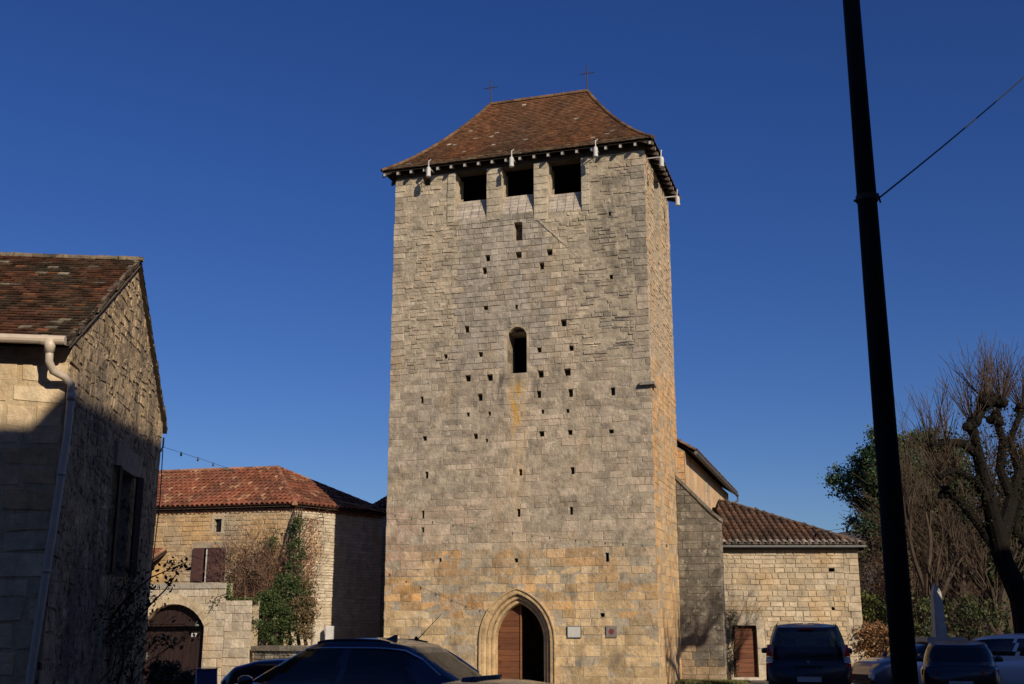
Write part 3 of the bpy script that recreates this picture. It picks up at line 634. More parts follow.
# ================================================================ NAVE behind the tower
nv0 = WR_.pt(DEP + .02, 0, .25); nv1 = nv0 - n1 * 9.0
_zE = None
NW = Wall(nv0, nv1); zE = NW.px(681, 448)[1]; sEnd = NW.px(730, 494)[0]
print('NAVE eave z', zE, 'end s', sEnd)
nv1 = nv0 - n1 * max(4., sEnd - .9); NW = Wall(nv0, nv1)
nave = thing('church_nave', 'ochre plastered church nave joined to the back of the tower, with gutter along its eave', 'church nave', nv0)
def N_par(o): o.parent = nave; o.matrix_parent_inverse = Matrix.Translation(-nv0); return o
pc = lambda s, z: mulc(mixc((.56, .34, .17), (.54, .43, .29), .4 + nz(s * 1.3, z * .4, 2.)), rnd(.92, 1.06))
m = MB(); backing(m, NW, (0, NW.L, 0, zE), [], None, (.5, .34, .2), 0., .6)
m.mi = 0
for k in range(40):
    for q in range(8):
        s_ = NW.L * k / 40; z_ = zE * q / 8; m.poly([NW.pt(s_, z_, .012), NW.pt(s_ + NW.L / 40, z_, .012), NW.pt(s_ + NW.L / 40, z_ + zE / 8, .012), NW.pt(s_, z_ + zE / 8, .012)], pc(s_, z_))
N_par(m.build('wall', M['plaster']))
m = MB(); lay(m, NW, (NW.L * .42, NW.L * .42 + .5, 0, zE), (.3, .4), (.5, .6), lambda s, z: mulc((.40, .36, .30), rnd(.9, 1.1)), off=(.03, .04)); N_par(m.build('pilaster', M['stone']))
NWD = 7.4; en = NW.e
Wx = Wall(nv0 - (-NW.n) * 0 - NW.n * NWD, nv0)
m = MB(); lay(m, Wx, (0, NWD, 0, zE), (.22, .3), (.4, .8), col_side); backing(m, Wx, (0, NWD, 0, zE), [], None, (.25, .2, .14)); N_par(m.build('wall', M['stone']))
Wy = Wall(nv1 - NW.n * NWD + en * 0, nv0 - NW.n * NWD); m = MB(); backing(m, Wall(nv0 - NW.n * NWD, nv1 - NW.n * NWD), (0, NW.L, 0, zE), [], None, (.3, .25, .18)); N_par(m.build('wall', M['stone']))
m = MB(); backing(m, Wall(nv1, nv1 - NW.n * NWD), (0, NWD, 0, zE), [], None, (.3, .25, .18)); N_par(m.build('wall', M['stone']))
m = MB(); bm_ = MB(); o_ = .42; e0 = nv0 + NW.n * o_ + Vector((0, 0, zE)) - en * .0; e1_ = nv1 + NW.n * o_ + Vector((0, 0, zE)) + en * .15
nt_ = lambda s, h: mulc((.14, .08, .05), rnd(.7, 1.3))
rn = NWD / 2 + o_; roof_face(m, bm_, e0, e1_, -NW.n, rn, rn * .62, 0, 0, 'canal', .22, .34, nt_)
roof_face(m, bm_, e1_ - NW.n * rn * 2, e0 - NW.n * rn * 2, NW.n, rn, rn * .62, 0, 0, 'canal', .22, .4, nt_)
rr = N_par(m.build('roof', M['tile'])); o = bm_.build('roof_boarding', M['timber']); o.parent = rr
for W2, s_ in ((NW, 0),):
    for P0, P1 in ((nv0, nv0 - NW.n * NWD), (nv1 + Vector((0, 0, 0)), nv1 - NW.n * NWD)):
        pk = (P0 + P1) / 2 + Vector((0, 0, zE + rn * .62 - .15)); a_ = P0 + Vector((0, 0, zE)); b_ = P1 + Vector((0, 0, zE)); d_ = en * .3
        m = MB(); m.hexa([a_, b_, pk], [a_ + d_, b_ + d_, pk + d_], (.3, .25, .18)); N_par(m.build('gable', M['stone']))
m = MB(); g0 = e0 + NW.n * .03 - Vector((0, 0, .09)); g1 = e1_ + NW.n * .03 - Vector((0, 0, .09)); m.tube([g0, g1], .075, 8); m.tube([g1, g1 + en * .05 - Vector((0, 0, .25)), g1 - NW.n * .35 - Vector((0, 0, .45))], .045, 7); N_par(m.build('gutter', M['greypipe']))

# buttress with a sloping coping
bt0 = WR_.pt(DEP - .75, 0, 0); 
BW = Wall(bt0, bt0 + e1 * 1.0); sR, zR = BW.px(719, 521); zL = BW.px(678, 478)[1]
print('BUTTRESS w', sR, zR, zL)
BW = Wall(bt0, bt0 + e1 * sR); bth = thing('church_buttress', 'dark weathered buttress with sloping top between the tower and the low chapel', 'buttress', bt0)
sl_ = (zL - zR) / sR; hp = [(sl_, 1, zL)]
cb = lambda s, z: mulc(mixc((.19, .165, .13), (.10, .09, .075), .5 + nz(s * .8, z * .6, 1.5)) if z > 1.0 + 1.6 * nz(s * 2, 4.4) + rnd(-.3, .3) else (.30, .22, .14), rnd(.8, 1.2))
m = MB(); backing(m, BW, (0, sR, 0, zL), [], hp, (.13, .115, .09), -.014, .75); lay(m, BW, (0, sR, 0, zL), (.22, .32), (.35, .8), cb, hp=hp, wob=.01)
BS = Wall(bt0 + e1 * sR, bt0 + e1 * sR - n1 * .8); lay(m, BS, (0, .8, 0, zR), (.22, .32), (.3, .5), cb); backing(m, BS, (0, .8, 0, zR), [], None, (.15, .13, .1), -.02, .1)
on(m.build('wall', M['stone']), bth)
m = MB(); k = 6
for i in range(k):
    a0, a1 = sR * i / k, sR * (i + 1) / k - .01
    f = lambda s: zL - sl_ * s
    m.hexa([BW.pt(a0, f(a0), -.85), BW.pt(a1 + (.06 if i == k - 1 else 0), f(a1), -.85), BW.pt(a1 + (.06 if i == k - 1 else 0), f(a1), .06), BW.pt(a0, f(a0), .06)], [BW.pt(a0, f(a0) + .13, -.85), BW.pt(a1 + (.06 if i == k - 1 else 0), f(a1) + .13, -.85), BW.pt(a1 + (.06 if i == k - 1 else 0), f(a1) + .13, .06), BW.pt(a0, f(a0) + .13, .06)], mulc((.16, .145, .115), rnd(.8, 1.1)))
on(m.build('coping', M['stone']), bth)

# ================================================================ LOW CHAPEL
c0 = aty(720, 545, 45); c1 = aty(857, 545, 45); CZ = c0.z - .1; c0.z = c1.z = 0
CW = Wall(c0, c1); ch = thing('side_chapel', 'low stone side chapel with mossy barrel tile roof and reddish plank door', 'chapel', c0)
dr_ = CW.rect(733, 757.5, 625.5, 677); dr_[2] = 0.08
sur = [CW.px(722, 640)[0], CW.px(765, 640)[0], 0, CW.px(745, 613)[1]]
ph = [CW.rect(829, 834.5, 568, 571.5), CW.rect(832, 834.5, 607, 610)]
cw = lambda s, z: mulc(mixc((.50, .42, .30), (.44, .33, .20), .4 + 1.2 * nz(s * 1.2, z * 1.2, 3.)), rnd(.78, 1.14))
shp = [sur[0], sur[1], 0, sur[3] - .25]
m = MB(); backing(m, CW, (0, CW.L, 0, CZ), ph + [dr_], None, (.36, .30, .21), -.02, .5)
lay(m, CW, (0, CW.L - .35, .0, CZ), (.13, .24), (.2, .58), cw, ph + [shp, [sur[0] + .3, sur[1] - .25, sur[3] - .26, sur[3]]], wob=.026, off=(-.010, .012), joint=.010)
lay(m, CW, (CW.L - .35, CW.L, .0, CZ), (.22, .34), (.35, .4), lambda s, z: mulc((.46, .38, .27), rnd(.8, 1.1)), ph, rag=(.3, 0), off=(.005, .02))
for h in ph: recess(m, CW, h, .3, (.12, .1, .08), backcol=(.03, .03, .03))
on(m.build('wall', M['warmstone']), ch)
m = MB(); sc_ = lambda s, z: mulc((.44, .38, .28), rnd(.92, 1.06)); g_ = sur[0]; h_ = sur[1]; zt2 = dr_[3]
lay(m, CW, (g_, dr_[0], 0, zt2 - .1), (.4, .6), (.5, .7), sc_, off=(.02, .03)); lay(m, CW, (dr_[1], h_, 0, zt2 - .1), (.4, .6), (.5, .7), sc_, off=(.02, .03))
for pl in ([(g_, zt2 - .1), (dr_[0], zt2 - .1), (dr_[0], zt2 + .004), (dr_[0] + .02, zt2 + .004), (dr_[0] + .25, sur[3]), (g_ + .22, sur[3])], [(dr_[0] + .02, zt2 + .004), (dr_[1] - .02, zt2 + .004), (dr_[1] - .25, sur[3]), (dr_[0] + .26, sur[3])], [(dr_[1] - .01, zt2 + .004), (dr_[1], zt2 - .1), (h_, zt2 - .1), (h_ - .2, sur[3]), (dr_[1] - .24, sur[3])]):
    pp = [CW.pt(*q, -.03) for q in pl]; p2 = [CW.pt(*q, .028) for q in pl]; m.hexa(pp, p2, sc_(0, 0))
recess(m, CW, dr_, .28, (.40, .34, .25), back=False); m.hexa([CW.pt(dr_[0] - .15, 0, -.3), CW.pt(dr_[1] + .15, 0, -.3), CW.pt(dr_[1] + .15, 0, .25), CW.pt(dr_[0] - .15, 0, .25)], [CW.pt(dr_[0] - .15, .1, -.3), CW.pt(dr_[1] + .15, .1, -.3), CW.pt(dr_[1] + .15, .1, .25), CW.pt(dr_[0] - .15, .1, .25)], (.45, .4, .32))
sr = on(m.build('door_surround', M['warmstone']), ch)
m = MB(); n_ = 11
for k in range(n_):
    z0 = .1 + (dr_[3] - .1) * k / n_; z1 = .1 + (dr_[3] - .1) * (k + 1) / n_ - .012
    q = [(dr_[0], z0), (dr_[1], z0), (dr_[1], z1), (dr_[0], z1)]; m.hexa([CW.pt(*p, -.24) for p in q], [CW.pt(*p, -.19) for p in q], mulc((.135, .050, .024), rnd(.75, 1.2)))
dd_ = on(m.build('door', M['wood_red']), ch)
m = MB(); m.tube([CW.pt(dr_[0] + .1, 1.0, -.19), CW.pt(dr_[0] + .1, 1.0, -.13), CW.pt(dr_[0] + .2, 1.0, -.13)], .015, 6); on(m.build('handle', M['iron']), dd_)
c2 = c1 + Vector((-.2, 5.6, 0)); c3 = c0 + Vector((0, 5.6, 0))
for a_, b_ in ((c1, c2), (c2, c3), (c3, c0)):
    w_ = Wall(a_, b_); m = MB(); backing(m, w_, (0, w_.L, 0, CZ), [], None, (.36, .30, .21), -.02, .4); lay(m, w_, (0, w_.L, 0, CZ), (.15, .25), (.25, .6), cw, wob=.02); on(m.build('wall', M['warmstone']), ch)
ct = lambda s, h: mulc((.34, .29, .24), rnd(.6, 1.2)) if h < .05 else mulc(mixc((.16, .085, .055), (.10, .07, .05), .5 + nz(s, h, 2.)), rnd(.65, 1.35))
m = MB(); bm_ = MB(); o_ = .28
E0 = c0 + Vector((-.0, -o_, CZ + .1)); E1 = c1 + Vector((.2, -o_, CZ + .1)); rn = 4.9; rs = 2.22; cwid = (E1 - E0).length
roof_face(m, bm_, E0, E1, (0, 1, 0), rn, rs, .8, cwid - 1.05, 'canal', .26, .36, ct)
E2 = E1 + Vector((0, rn + .9, 0)); roof_face(m, bm_, E1, E2, (-1, 0, 0), cwid - 1.05, rs, rn, .9, 'canal', .225, .36, ct)
E3 = E0 + Vector((0, rn + .9, 0)); roof_face(m, bm_, E2, E3, (0, -1, 0), .9, rs, cwid - 1.05, .8, 'canal', .225, .3, ct)
cr_ = on(m.build('roof', M['tile']), ch); o = bm_.build('roof_boarding', M['timber']); o.parent = cr_
m = MB(); apx = E0 + Vector((1.05, rn, rs)); ridge_caps(m, [E1 + Vector((0, 0, .04)), apx], .11, .38, lambda k, z: mulc((.13, .10, .075), rnd(.6, 1.4)))
o = m.build('ridge_tiles', M['tile']); o.parent = cr_
m = MB(); gz = Vector((0, -.06, -.08)); m.tube([E0 + gz, E1 + gz + Vector((.05, 0, 0))], .045, 8)
for k in range(9): q = E0.lerp(E1, (k + .5) / 9) + gz; m.tube([q + Vector((0, .02, .07)), q + Vector((0, .25, .05))], .012, 4)
on(m.build('gutter', M['greypipe']), ch)
m = MB(); m.hexa([E0 + Vector((0, .06, -.2)), E1 + Vector((0, .06, -.2)), E1 + Vector((0, .3, -.2)), E0 + Vector((0, .3, -.2))], [E0 + Vector((0, .06, -.1)), E1 + Vector((0, .06, -.1)), E1 + Vector((0, .3, -.1)), E0 + Vector((0, .3, -.1))]); 
m.hexa([E1 + Vector((-.2, .06, -.2)), E1 + Vector((0.02, .06, -.2)), E2 + Vector((0.02, .06, -.2)), E2 + Vector((-.2, .06, -.2))], [E1 + Vector((-.2, .06, -.1)), E1 + Vector((.02, .06, -.1)), E2 + Vector((.02, .06, -.1)), E2 + Vector((-.2, .06, -.1))])
on(m.build('eaves_board', M['timber']), ch)

# ================================================================ LEFT HOUSE (near, gable end towards the church)
hN = Vector((-5.93, 15, 0)); HZ = 5.48; hF = Vector((-6.62, 21.5, 0)); gd = (hF - hN).normalized(); fd = Vector((-gd.y, gd.x, 0)); HL = 7.0
GWall = Wall(hN, hF); FWall = Wall(hN + fd * HL, hN)
apu = GWall.px(145, 276); print('apex', apu, GWall.L)
AS, AZ = GWall.L * .52, apu[1]
lh = thing('gabled_house', 'near stone house at the left with mossy tiled roof, white gutter and rough gable', 'house', hN)
hc = lambda s, z: mulc(mixc((.62, .50, .33), (.55, .36, .18), .3 + 1.1 * nz(s * 1.3, z * 1.3, 2.)), rnd(.88, 1.08))
m = MB(); backing(m, FWall, (0, FWall.L, 0, HZ), [], None, (.50, .39, .24), -.010, .4)
lay(m, FWall, (0, FWall.L, 0, HZ), (.22, .34), (.35, .8), hc, wob=.04, off=(-.006, .008), joint=.016, jit=.006, chf=.010); on(m.build('wall', M['warmstone']), lh)
gs0, gz0 = GWall.px(117, 470); gs1, gz1 = GWall.px(125, 566); gz2 = GWall.px(117, 468)[1]
lwin = [gs0, gs1, GWall.px(118, 576)[1], GWall.px(122, 470)[1]]; print('gable window', lwin)
gc = lambda s, z: mulc(mixc((.60, .44, .26), (.34, .27, .19), .4 + 1.2 * nz(s * .8, z * .5, 7.)) if True else 0, rnd(.75, 1.2))
sA = (AZ - HZ) / AS; sB = (AZ - HZ) / (GWall.L - AS); hpg = [(-sA, 1, HZ), (sB, 1, AZ + sB * AS)]
m = MB(); backing(m, GWall, (0, GWall.L, 0, AZ), [lwin], hpg, (.46, .35, .22), -.008, .5)
lay(m, GWall, (0, .45, 0, HZ + .3), (.25, .36), (.45, .5), hc, [lwin], hp=hpg, wob=.02, off=(0, .02))
lay(m, GWall, (GWall.L - .4, GWall.L, 0, HZ + .3), (.25, .36), (.4, .5), hc, [lwin], hp=hpg, wob=.02)
lay(m, GWall, (.45, GWall.L - .4, 0, AZ), (.10, .2), (.12, .38), gc, [lwin], hp=hpg, wob=.05, off=(-.008, .008), jit=.008, joint=.003, chf=.006, skip=.05, wave=.09)
recess(m, GWall, lwin, .18, (.35, .3, .22), backcol=(.22, .18, .13))
on(m.build('gable_wall', M['rubble']), lh)
m = MB(); b_ = lwin; m.hexa([GWall.pt(b_[0] - .25, b_[3], 0), GWall.pt(b_[1] + .25, b_[3], 0), GWall.pt(b_[1] + .25, b_[3], .05), GWall.pt(b_[0] - .25, b_[3], .05)], [GWall.pt(b_[0] - .25, b_[3] + .38, 0), GWall.pt(b_[1] + .25, b_[3] + .38, 0), GWall.pt(b_[1] + .25, b_[3] + .38, .05), GWall.pt(b_[0] - .25, b_[3] + .38, .05)], (.34, .27, .19)); on(m.build('lintel', M['warmstone']), lh)
for sgn, s_ in ((-1, b_[0]), (1, b_[1])):
    m = MB(); w_ = .20; op = .04 if sgn < 0 else .30
    for k in range(4):
        x0 = s_ + sgn * (.02 + w_ * k / 4 * math.cos(op)); x1 = s_ + sgn * (.02 + (w_ * (k + 1) / 4 - .01) * math.cos(op)); o0 = .06 + w_ * k / 4 * math.sin(op); o1 = .06 + w_ * (k + 1) / 4 * math.sin(op)
        m.hexa([GWall.pt(x0, b_[2], o0), GWall.pt(x1, b_[2], o1), GWall.pt(x1, b_[2], o1 + .035), GWall.pt(x0, b_[2], o0 + .035)], [GWall.pt(x0, b_[3], o0), GWall.pt(x1, b_[3], o1), GWall.pt(x1, b_[3], o1 + .035), GWall.pt(x0, b_[3], o0 + .035)])
    on(m.build('shutter', M['darkwood']), lh)
for a_, b2 in ((hF, hF + fd * HL), (hF + fd * HL, hN + fd * HL)):
    w_ = Wall(a_, b2); m = MB(); backing(m, w_, (0, w_.L, 0, HZ), [], None, (.36, .30, .21), -.02, .4); on(m.build('wall', M['rubble']), lh)
hw = GWall.L
def mcol(s, h):
    b = mixc((.105, .045, .026), (.06, .045, .03), .5 + 1.2 * nz(s * 1.2, h * 1.2, 2.)); 
    if random.random() < .04: b = (.24, .21, .16)
    if random.random() < .10: b = (.17, .07, .035)
    return mulc(b, rnd(.55, 1.35))
m = MB(); bm_ = MB(); fo = .30; sl1 = (AZ - HZ) / AS
E1 = hN - gd * fo + Vector((0, 0, HZ - fo * sl1 + .08)) - fd * .06; E0 = E1 + fd * (HL + .1)
roof_face(m, bm_, E0, E1, gd, AS + fo, (AS + fo) * sl1, 0, 0, 'flat', .17, .12, mcol)
sl2 = (AZ - HZ) / (hw - AS); F0 = hF + gd * .22 + Vector((0, 0, HZ - .22 * sl2 + .08)) - fd * .06; F1 = F0 + fd * (HL + .1)
roof_face(m, bm_, F0, F1, -gd, hw - AS + .22, (hw - AS + .22) * sl2, 0, 0, 'flat', .17, .14, mcol)
hr = on(m.build('roof', M['moss_tile']), lh); o = bm_.build('roof_boarding', M['timber']); o.parent = hr
m = MB(); apx = GWall.pt(AS, AZ + .10, .04)
for P0_, P1_ in ((E1, apx), (F0, apx)):                           # mortared verge and ridge
    n_ = 26
    for i in range(n_):
        a_ = P0_.lerp(P1_, i / n_); b2 = P0_.lerp(P1_, (i + 1) / n_ + .005); w2 = fd * rnd(.02, .08) ; u_ = Vector((0, 0, rnd(.0, .035))); dn = Vector((0, 0, -.06)); g_ = -fd * rnd(-.02, .02)
        m.hexa([a_ + g_ + dn, b2 + g_ + dn, b2 + w2 + dn, a_ + w2 + dn], [a_ + g_ + u_, b2 + g_ + u_, b2 + w2 + u_, a_ + w2 + u_], mulc((.19, .155, .11), rnd(.5, 1.3)))
ridge_caps(m, [apx + fd * HL, apx - fd * .02], .065, .36, lambda k, z: mulc((.26, .21, .14), rnd(.6, 1.2)))
o = m.build('verge', M['rubble']); o.parent = hr
# gutter and downpipe
gA = FWall.px(0, 333, .36); gB = FWall.px(70, 339, .36); g0 = FWall.pt(-1, gA[1] + .03, .36); g1 = FWall.pt(FWall.L + .02, gB[1] - .02, .36)
m = MB(); m.tube([g0, g1], .062, 12); m.tube([g1 - FWall.e * .30 + Vector((0, 0, .0)), g1 - FWall.e * .22], .07, 12); m.tube([g1 - FWall.e * 1.15, g1 - FWall.e * 1.1], .068, 12); on(m.build('gutter', M['pipe'], smooth=False), lh)
tp = [FWall.pt(*FWall.px(50, 341, .36), .36), FWall.pt(*FWall.px(49, 361, .34), .34), FWall.pt(*FWall.px(53, 371, .25), .25), FWall.pt(*FWall.px(64, 376.5, .15), .15), FWall.pt(*FWall.px(71, 384, .10), .10), FWall.pt(*FWall.px(71, 397, .09), .09), FWall.pt(*FWall.px(67, 437, .09), .09)]
s_, z_ = FWall.px(29, 684, .09); tp.append(FWall.pt(s_, z_, .09)); d_ = (tp[-1] - tp[-2]).normalized(); tp.append(tp[-1] + d_ * (tp[-1].z - .05) / -d_.z)
m = MB(); m.tube(tp, .052, 12); m.tube([tp[5] + Vector((0, 0, .05)), tp[5] - Vector((0, 0, .05))], .062, 12); m.tube([tp[0] + Vector((0, 0, .03)), tp[0].lerp(tp[1], .6)], [.085, .058], 12)
for t_ in (.15, .55): q = tp[6].lerp(tp[7], t_); m.tube([q, q - d_ * -.04], .060, 12); 
on(m.build('downpipe', M['pipe'], smooth=True), lh)

# ================================================================ OLD HOUSE in the middle distance, with gateway and low wall
K = aty(294, 504, 44); OZ = K.z - .12; KL = atz(155, 508, K.z); KR = atz(383, 513, K.z)
K.z = KL.z = KR.z = 0; dirL = (KL - K).normalized(); KL = K + dirL * 12.; oh_ = .22
dR = (KR - K).normalized(); nL = Vector((dirL.y, -dirL.x, 0)); nL = -nL if nL.y > 0 else nL
OF = Wall(KL, K); OR = Wall(K, KR)
ohs = thing('old_farmhouse', 'old stone farmhouse with red barrel tile hipped roof and ivy on its corner', 'house', K)
oc = lambda s, z: mulc(mixc((.47, .31, .155), (.38, .31, .215), .4 + 1.3 * nz(s * .7, z * .9, 4.)), rnd(.8, 1.15))
orc = lambda s, z: mulc((.56, .49, .37), rnd(.82, 1.08))
ow = OF.rect(214, 221.5, 519, 532); ow2 = OF.rect(193, 225, 548, 582)
m = MB(); backing(m, OF, (0, OF.L, 0, OZ), [ow, ow2], None, (.40, .31, .19), -.02, .4)
lay(m, OF, (0, OF.L, 0, OZ), (.10, .19), (.2, .5), oc, [ow, ow2], wob=.03, off=(-.012, .012), joint=.010)
recess(m, OF, ow, .3, (.4, .34, .25), backcol=(.02, .02, .02)); recess(m, OF, ow2, .25, (.4, .34, .25), backcol=(.06, .05, .05)); on(m.build('wall', M['warmstone']), ohs)
m = MB(); backing(m, OR, (0, OR.L, 0, OZ), [], None, (.45, .38, .28), -.02, .4); lay(m, OR, (0, OR.L, 0, OZ), (.09, .15), (.2, .5), orc, wob=.02, off=(-.012, .015), joint=.02); on(m.build('wall', M['warmstone']), ohs)
def frame(Wl, h, wd, col, name, mt, par, top=.0, proud=.02):
    m = MB(); a, b, c, d = h; t = top or wd
    for q in ([(a - wd, c), (a, c), (a, d), (a - wd, d)], [(b, c), (b + wd, c), (b + wd, d), (b, d)], [(a - wd, d + .003), (b + wd, d + .003), (b + wd, d + t), (a - wd, d + t)], [(a - wd, c - wd * .6), (b + wd, c - wd * .6), (b + wd, c - .003), (a - wd, c - .003)]):
        m.hexa([Wl.pt(*p, -.03) for p in q], [Wl.pt(*p, proud) for p in q], mulc(col, rnd(.93, 1.05)))
    return on(m.build(name, mt), par)
wf = frame(OF, ow, .10, (.46, .38, .27), 'window', M['warmstone'], ohs, .2, .008)
m = MB(); a, b, c, d = ow; m.tube([OF.pt((a + b) / 2, c, -.1), OF.pt((a + b) / 2, d, -.1)], .02, 4); m.tube([OF.pt(a, (c + d) / 2, -.1), OF.pt(b, (c + d) / 2, -.1)], .015, 4); m.poly([OF.pt(a, c, -.2), OF.pt(b, c, -.2), OF.pt(b, d, -.2), OF.pt(a, d, -.2)]); o = m.build('glazing', M['winglass']); o.parent = wf
frame(OF, ow2, .10, (.33, .27, .2), 'window_surround', M['warmstone'], ohs, .22, .008)
# shutters: left leaf folded on the wall, right leaf ajar
a, b, c, d = ow2; M['shut'] = mat('brown_red_shutter', (.075, .032, .028), .8, var=.2, vscale=4)
for (x0, x1, o0, o1) in ((a - .02, a + .48, .03, .06), (b - .78, b - .0, -.06, .02)):
    m = MB()
    for k in range(4):
        t0, t1 = k / 4, (k + 1) / 4 - .02; p0 = (x0 + (x1 - x0) * t0, o0 + (o1 - o0) * t0); p1 = (x0 + (x1 - x0) * t1, o0 + (o1 - o0) * t1)
        m.hexa([OF.pt(p0[0], c + .03, p0[1]), OF.pt(p1[0], c + .03, p1[1]), OF.pt(p1[0], c + .03, p1[1] + .035), OF.pt(p0[0], c + .03, p0[1] + .035)], [OF.pt(p0[0], d - .02, p0[1]), OF.pt(p1[0], d - .02, p1[1]), OF.pt(p1[0], d - .02, p1[1] + .035), OF.pt(p0[0], d - .02, p0[1] + .035)])
    on(m.build('shutter', M['shut']), ohs)
m = MB(); m.hexa([OF.pt(a + .5, c, -.1), OF.pt(a + .56, c, -.1), OF.pt(a + .56, c, -.04), OF.pt(a + .5, c, -.04)], [OF.pt(a + .5, d, -.1), OF.pt(a + .56, d, -.1), OF.pt(a + .56, d, -.04), OF.pt(a + .5, d, -.04)]); m.hexa([OF.pt(a + .62, c, -.2), OF.pt(b - .78, c, -.2), OF.pt(b - .78, c, -.19), OF.pt(a + .62, c, -.19)], [OF.pt(a + .62, d, -.2), OF.pt(b - .78, d, -.2), OF.pt(b - .78, d, -.19), OF.pt(a + .62, d, -.19)]); on(m.build('window_frame', M['white']), ohs)
# roof
def rcol(s, h):
    b = mixc((.24, .085, .046), (.17, .068, .042), .5 + 1.3 * nz(s * .8, h * .8, 2.))
    if random.random() < .12: b = (.32, .17, .095)
    return mulc(b, rnd(.7, 1.25))
PK_ = aty(278, 467.5, 48.2); print('farm apex', PK_, 'K', K, 'KR', KR, OZ)
m = MB(); bm_ = MB(); ez = Vector((0, 0, OZ + .1)); nR = OR.n
Kc = K + (OF.n + OR.n) * oh_ * .8 + ez; E0 = KL + OF.n * oh_ + ez; 
inw = -OF.n; rel = PK_ - Kc; run1 = rel.dot(inw); cut = -(rel.dot(OF.e)); rise = rel.z
roof_face(m, bm_, E0, Kc, inw, run1, rise, 0, cut, 'canal', .21, .36, rcol)
inw2 = -OR.n; run2 = rel.dot(inw2); cutA = rel.dot(OR.e); KRe = KR + OR.n * oh_ + OR.e * .3 + ez; LL = (KRe - Kc).length
print('hip', run1, cut, run2, cutA, LL)
roof_face(m, bm_, Kc, KRe, inw2, run2, rise, cutA, LL - cutA, 'canal', .21, .36, rcol)
KB = KRe + Vector((-5, 5.5, 0)); bm_.poly([KRe, KB, PK_], (.1, .05, .04)); 
Lb = E0 - OF.n * run1 * 2; bm_.poly([PK_, KB, Lb, PK_ + OF.e * -(OF.L)], (.1, .05, .04))
orf = on(m.build('roof', M['tile_clean']), ohs); o = bm_.build('roof_boarding', M['timber']); o.parent = orf
m = MB(); rc = lambda k, z: mulc((.30, .16, .10), rnd(.6, 1.3)); ridge_caps(m, [Kc, PK_], .11, .38, rc); ridge_caps(m, [PK_, PK_ - OF.e * 11], .11, .38, rc); ridge_caps(m, [KRe, PK_], .10, .38, rc)
o = m.build('ridge_tiles', M['tile_clean']); o.parent = orf
m = MB()                                                          # genoise: two corbelled rows of tile ends under the eave
for W_2, LLL in ((OF, OF.L), (OR, OR.L)):
    for rrow, (zo, of) in enumerate(((-.13, .06), (-.02, .14))):
        k = 0
        while k * .19 < LLL:
            s_ = k * .19 + rrow * .095; k += 1; A_ = []; B_ = []
            for t in range(6): an = math.pi * t / 5; A_.append(m.vert(W_2.pt(s_ + .085 * math.cos(an), OZ + zo + .07 * math.sin(an), of))); B_.append(m.vert(W_2.pt(s_ + .085 * math.cos(an), OZ + zo + .07 * math.sin(an), -.05)))
            for t in range(5): m.face((A_[t], A_[t + 1], B_[t + 1], B_[t]), rcol(s_, 0))
        m.hexa([W_2.pt(0, OZ + zo + .075, -.05), W_2.pt(LLL, OZ + zo + .075, -.05), W_2.pt(LLL, OZ + zo + .075, of - .01), W_2.pt(0, OZ + zo + .075, of - .01)], [W_2.pt(0, OZ + zo + .10, -.05), W_2.pt(LLL, OZ + zo + .10, -.05), W_2.pt(LLL, OZ + zo + .10, of - .01), W_2.pt(0, OZ + zo + .10, of - .01)], (.3, .2, .14))
on(m.build('eave_corbels', M['tile_clean']), ohs)
# small lean-to roof at the far left of the farmhouse
lt = thing('lean_to_shed', 'small ochre lean-to with a sliver of red roof behind the near house', 'shed', aty(150, 600, 42.6))
m = MB(); p = lt.location; sA_, zA_ = OF.px(160, 543, 1.1); LW_ = Wall(OF.pt(0, 0, 1.1), OF.pt(OF.px(150, 560, 1.1)[0], 0, 1.1)); zl = LW_.px(152, 562)[1]
backing(m, LW_, (0, LW_.L, 0, zl), [], None, (.5, .34, .16), 0, 1.0); lay(m, LW_, (0, LW_.L, 0, zl), (.15, .25), (.3, .6), oc, off=(0, .02)); on(m.build('wall', M['warmstone']), lt)
m = MB(); bm_ = MB(); roof_face(m, bm_, LW_.pt(0, zl, .15), LW_.pt(LW_.L + .1, zl, .15), -LW_.n, 1.2, .55, 0, 0, 'canal', .2, .35, rcol); r_ = on(m.build('roof', M['tile_clean']), lt); on(bm_.build('roof_boarding', M['timber']), lt)

# gateway wall
G0 = aty(135, 640, 41.4); G1 = aty(223, 640, 40.6); G0.z = G1.z = 0; G0 = G0 + (G0 - G1).normalized() * 2.5
G2 = aty(250, 640, 40.3); G2.z = 0
GW = Wall(G0, G1); gt = thing('gateway_wall', 'pale stone gateway wall with an arched opening for dark double doors', 'gateway', G1)
zg1 = GW.px(200, 583)[1]; al, _ = GW.px(140.5, 640); ar, _ = GW.px(203, 640); gcn = (al + ar) / 2; gaw = (ar - al) / 2; zap = GW.px(172, 604)[1]; zsp = GW.px(203, 626)[1]
print('gate', zg1, gaw, zap, zsp)
gh = arch_holes(gcn, gaw, zsp, 0, zap - zsp, .02, .06); c_ = (zap - zsp)
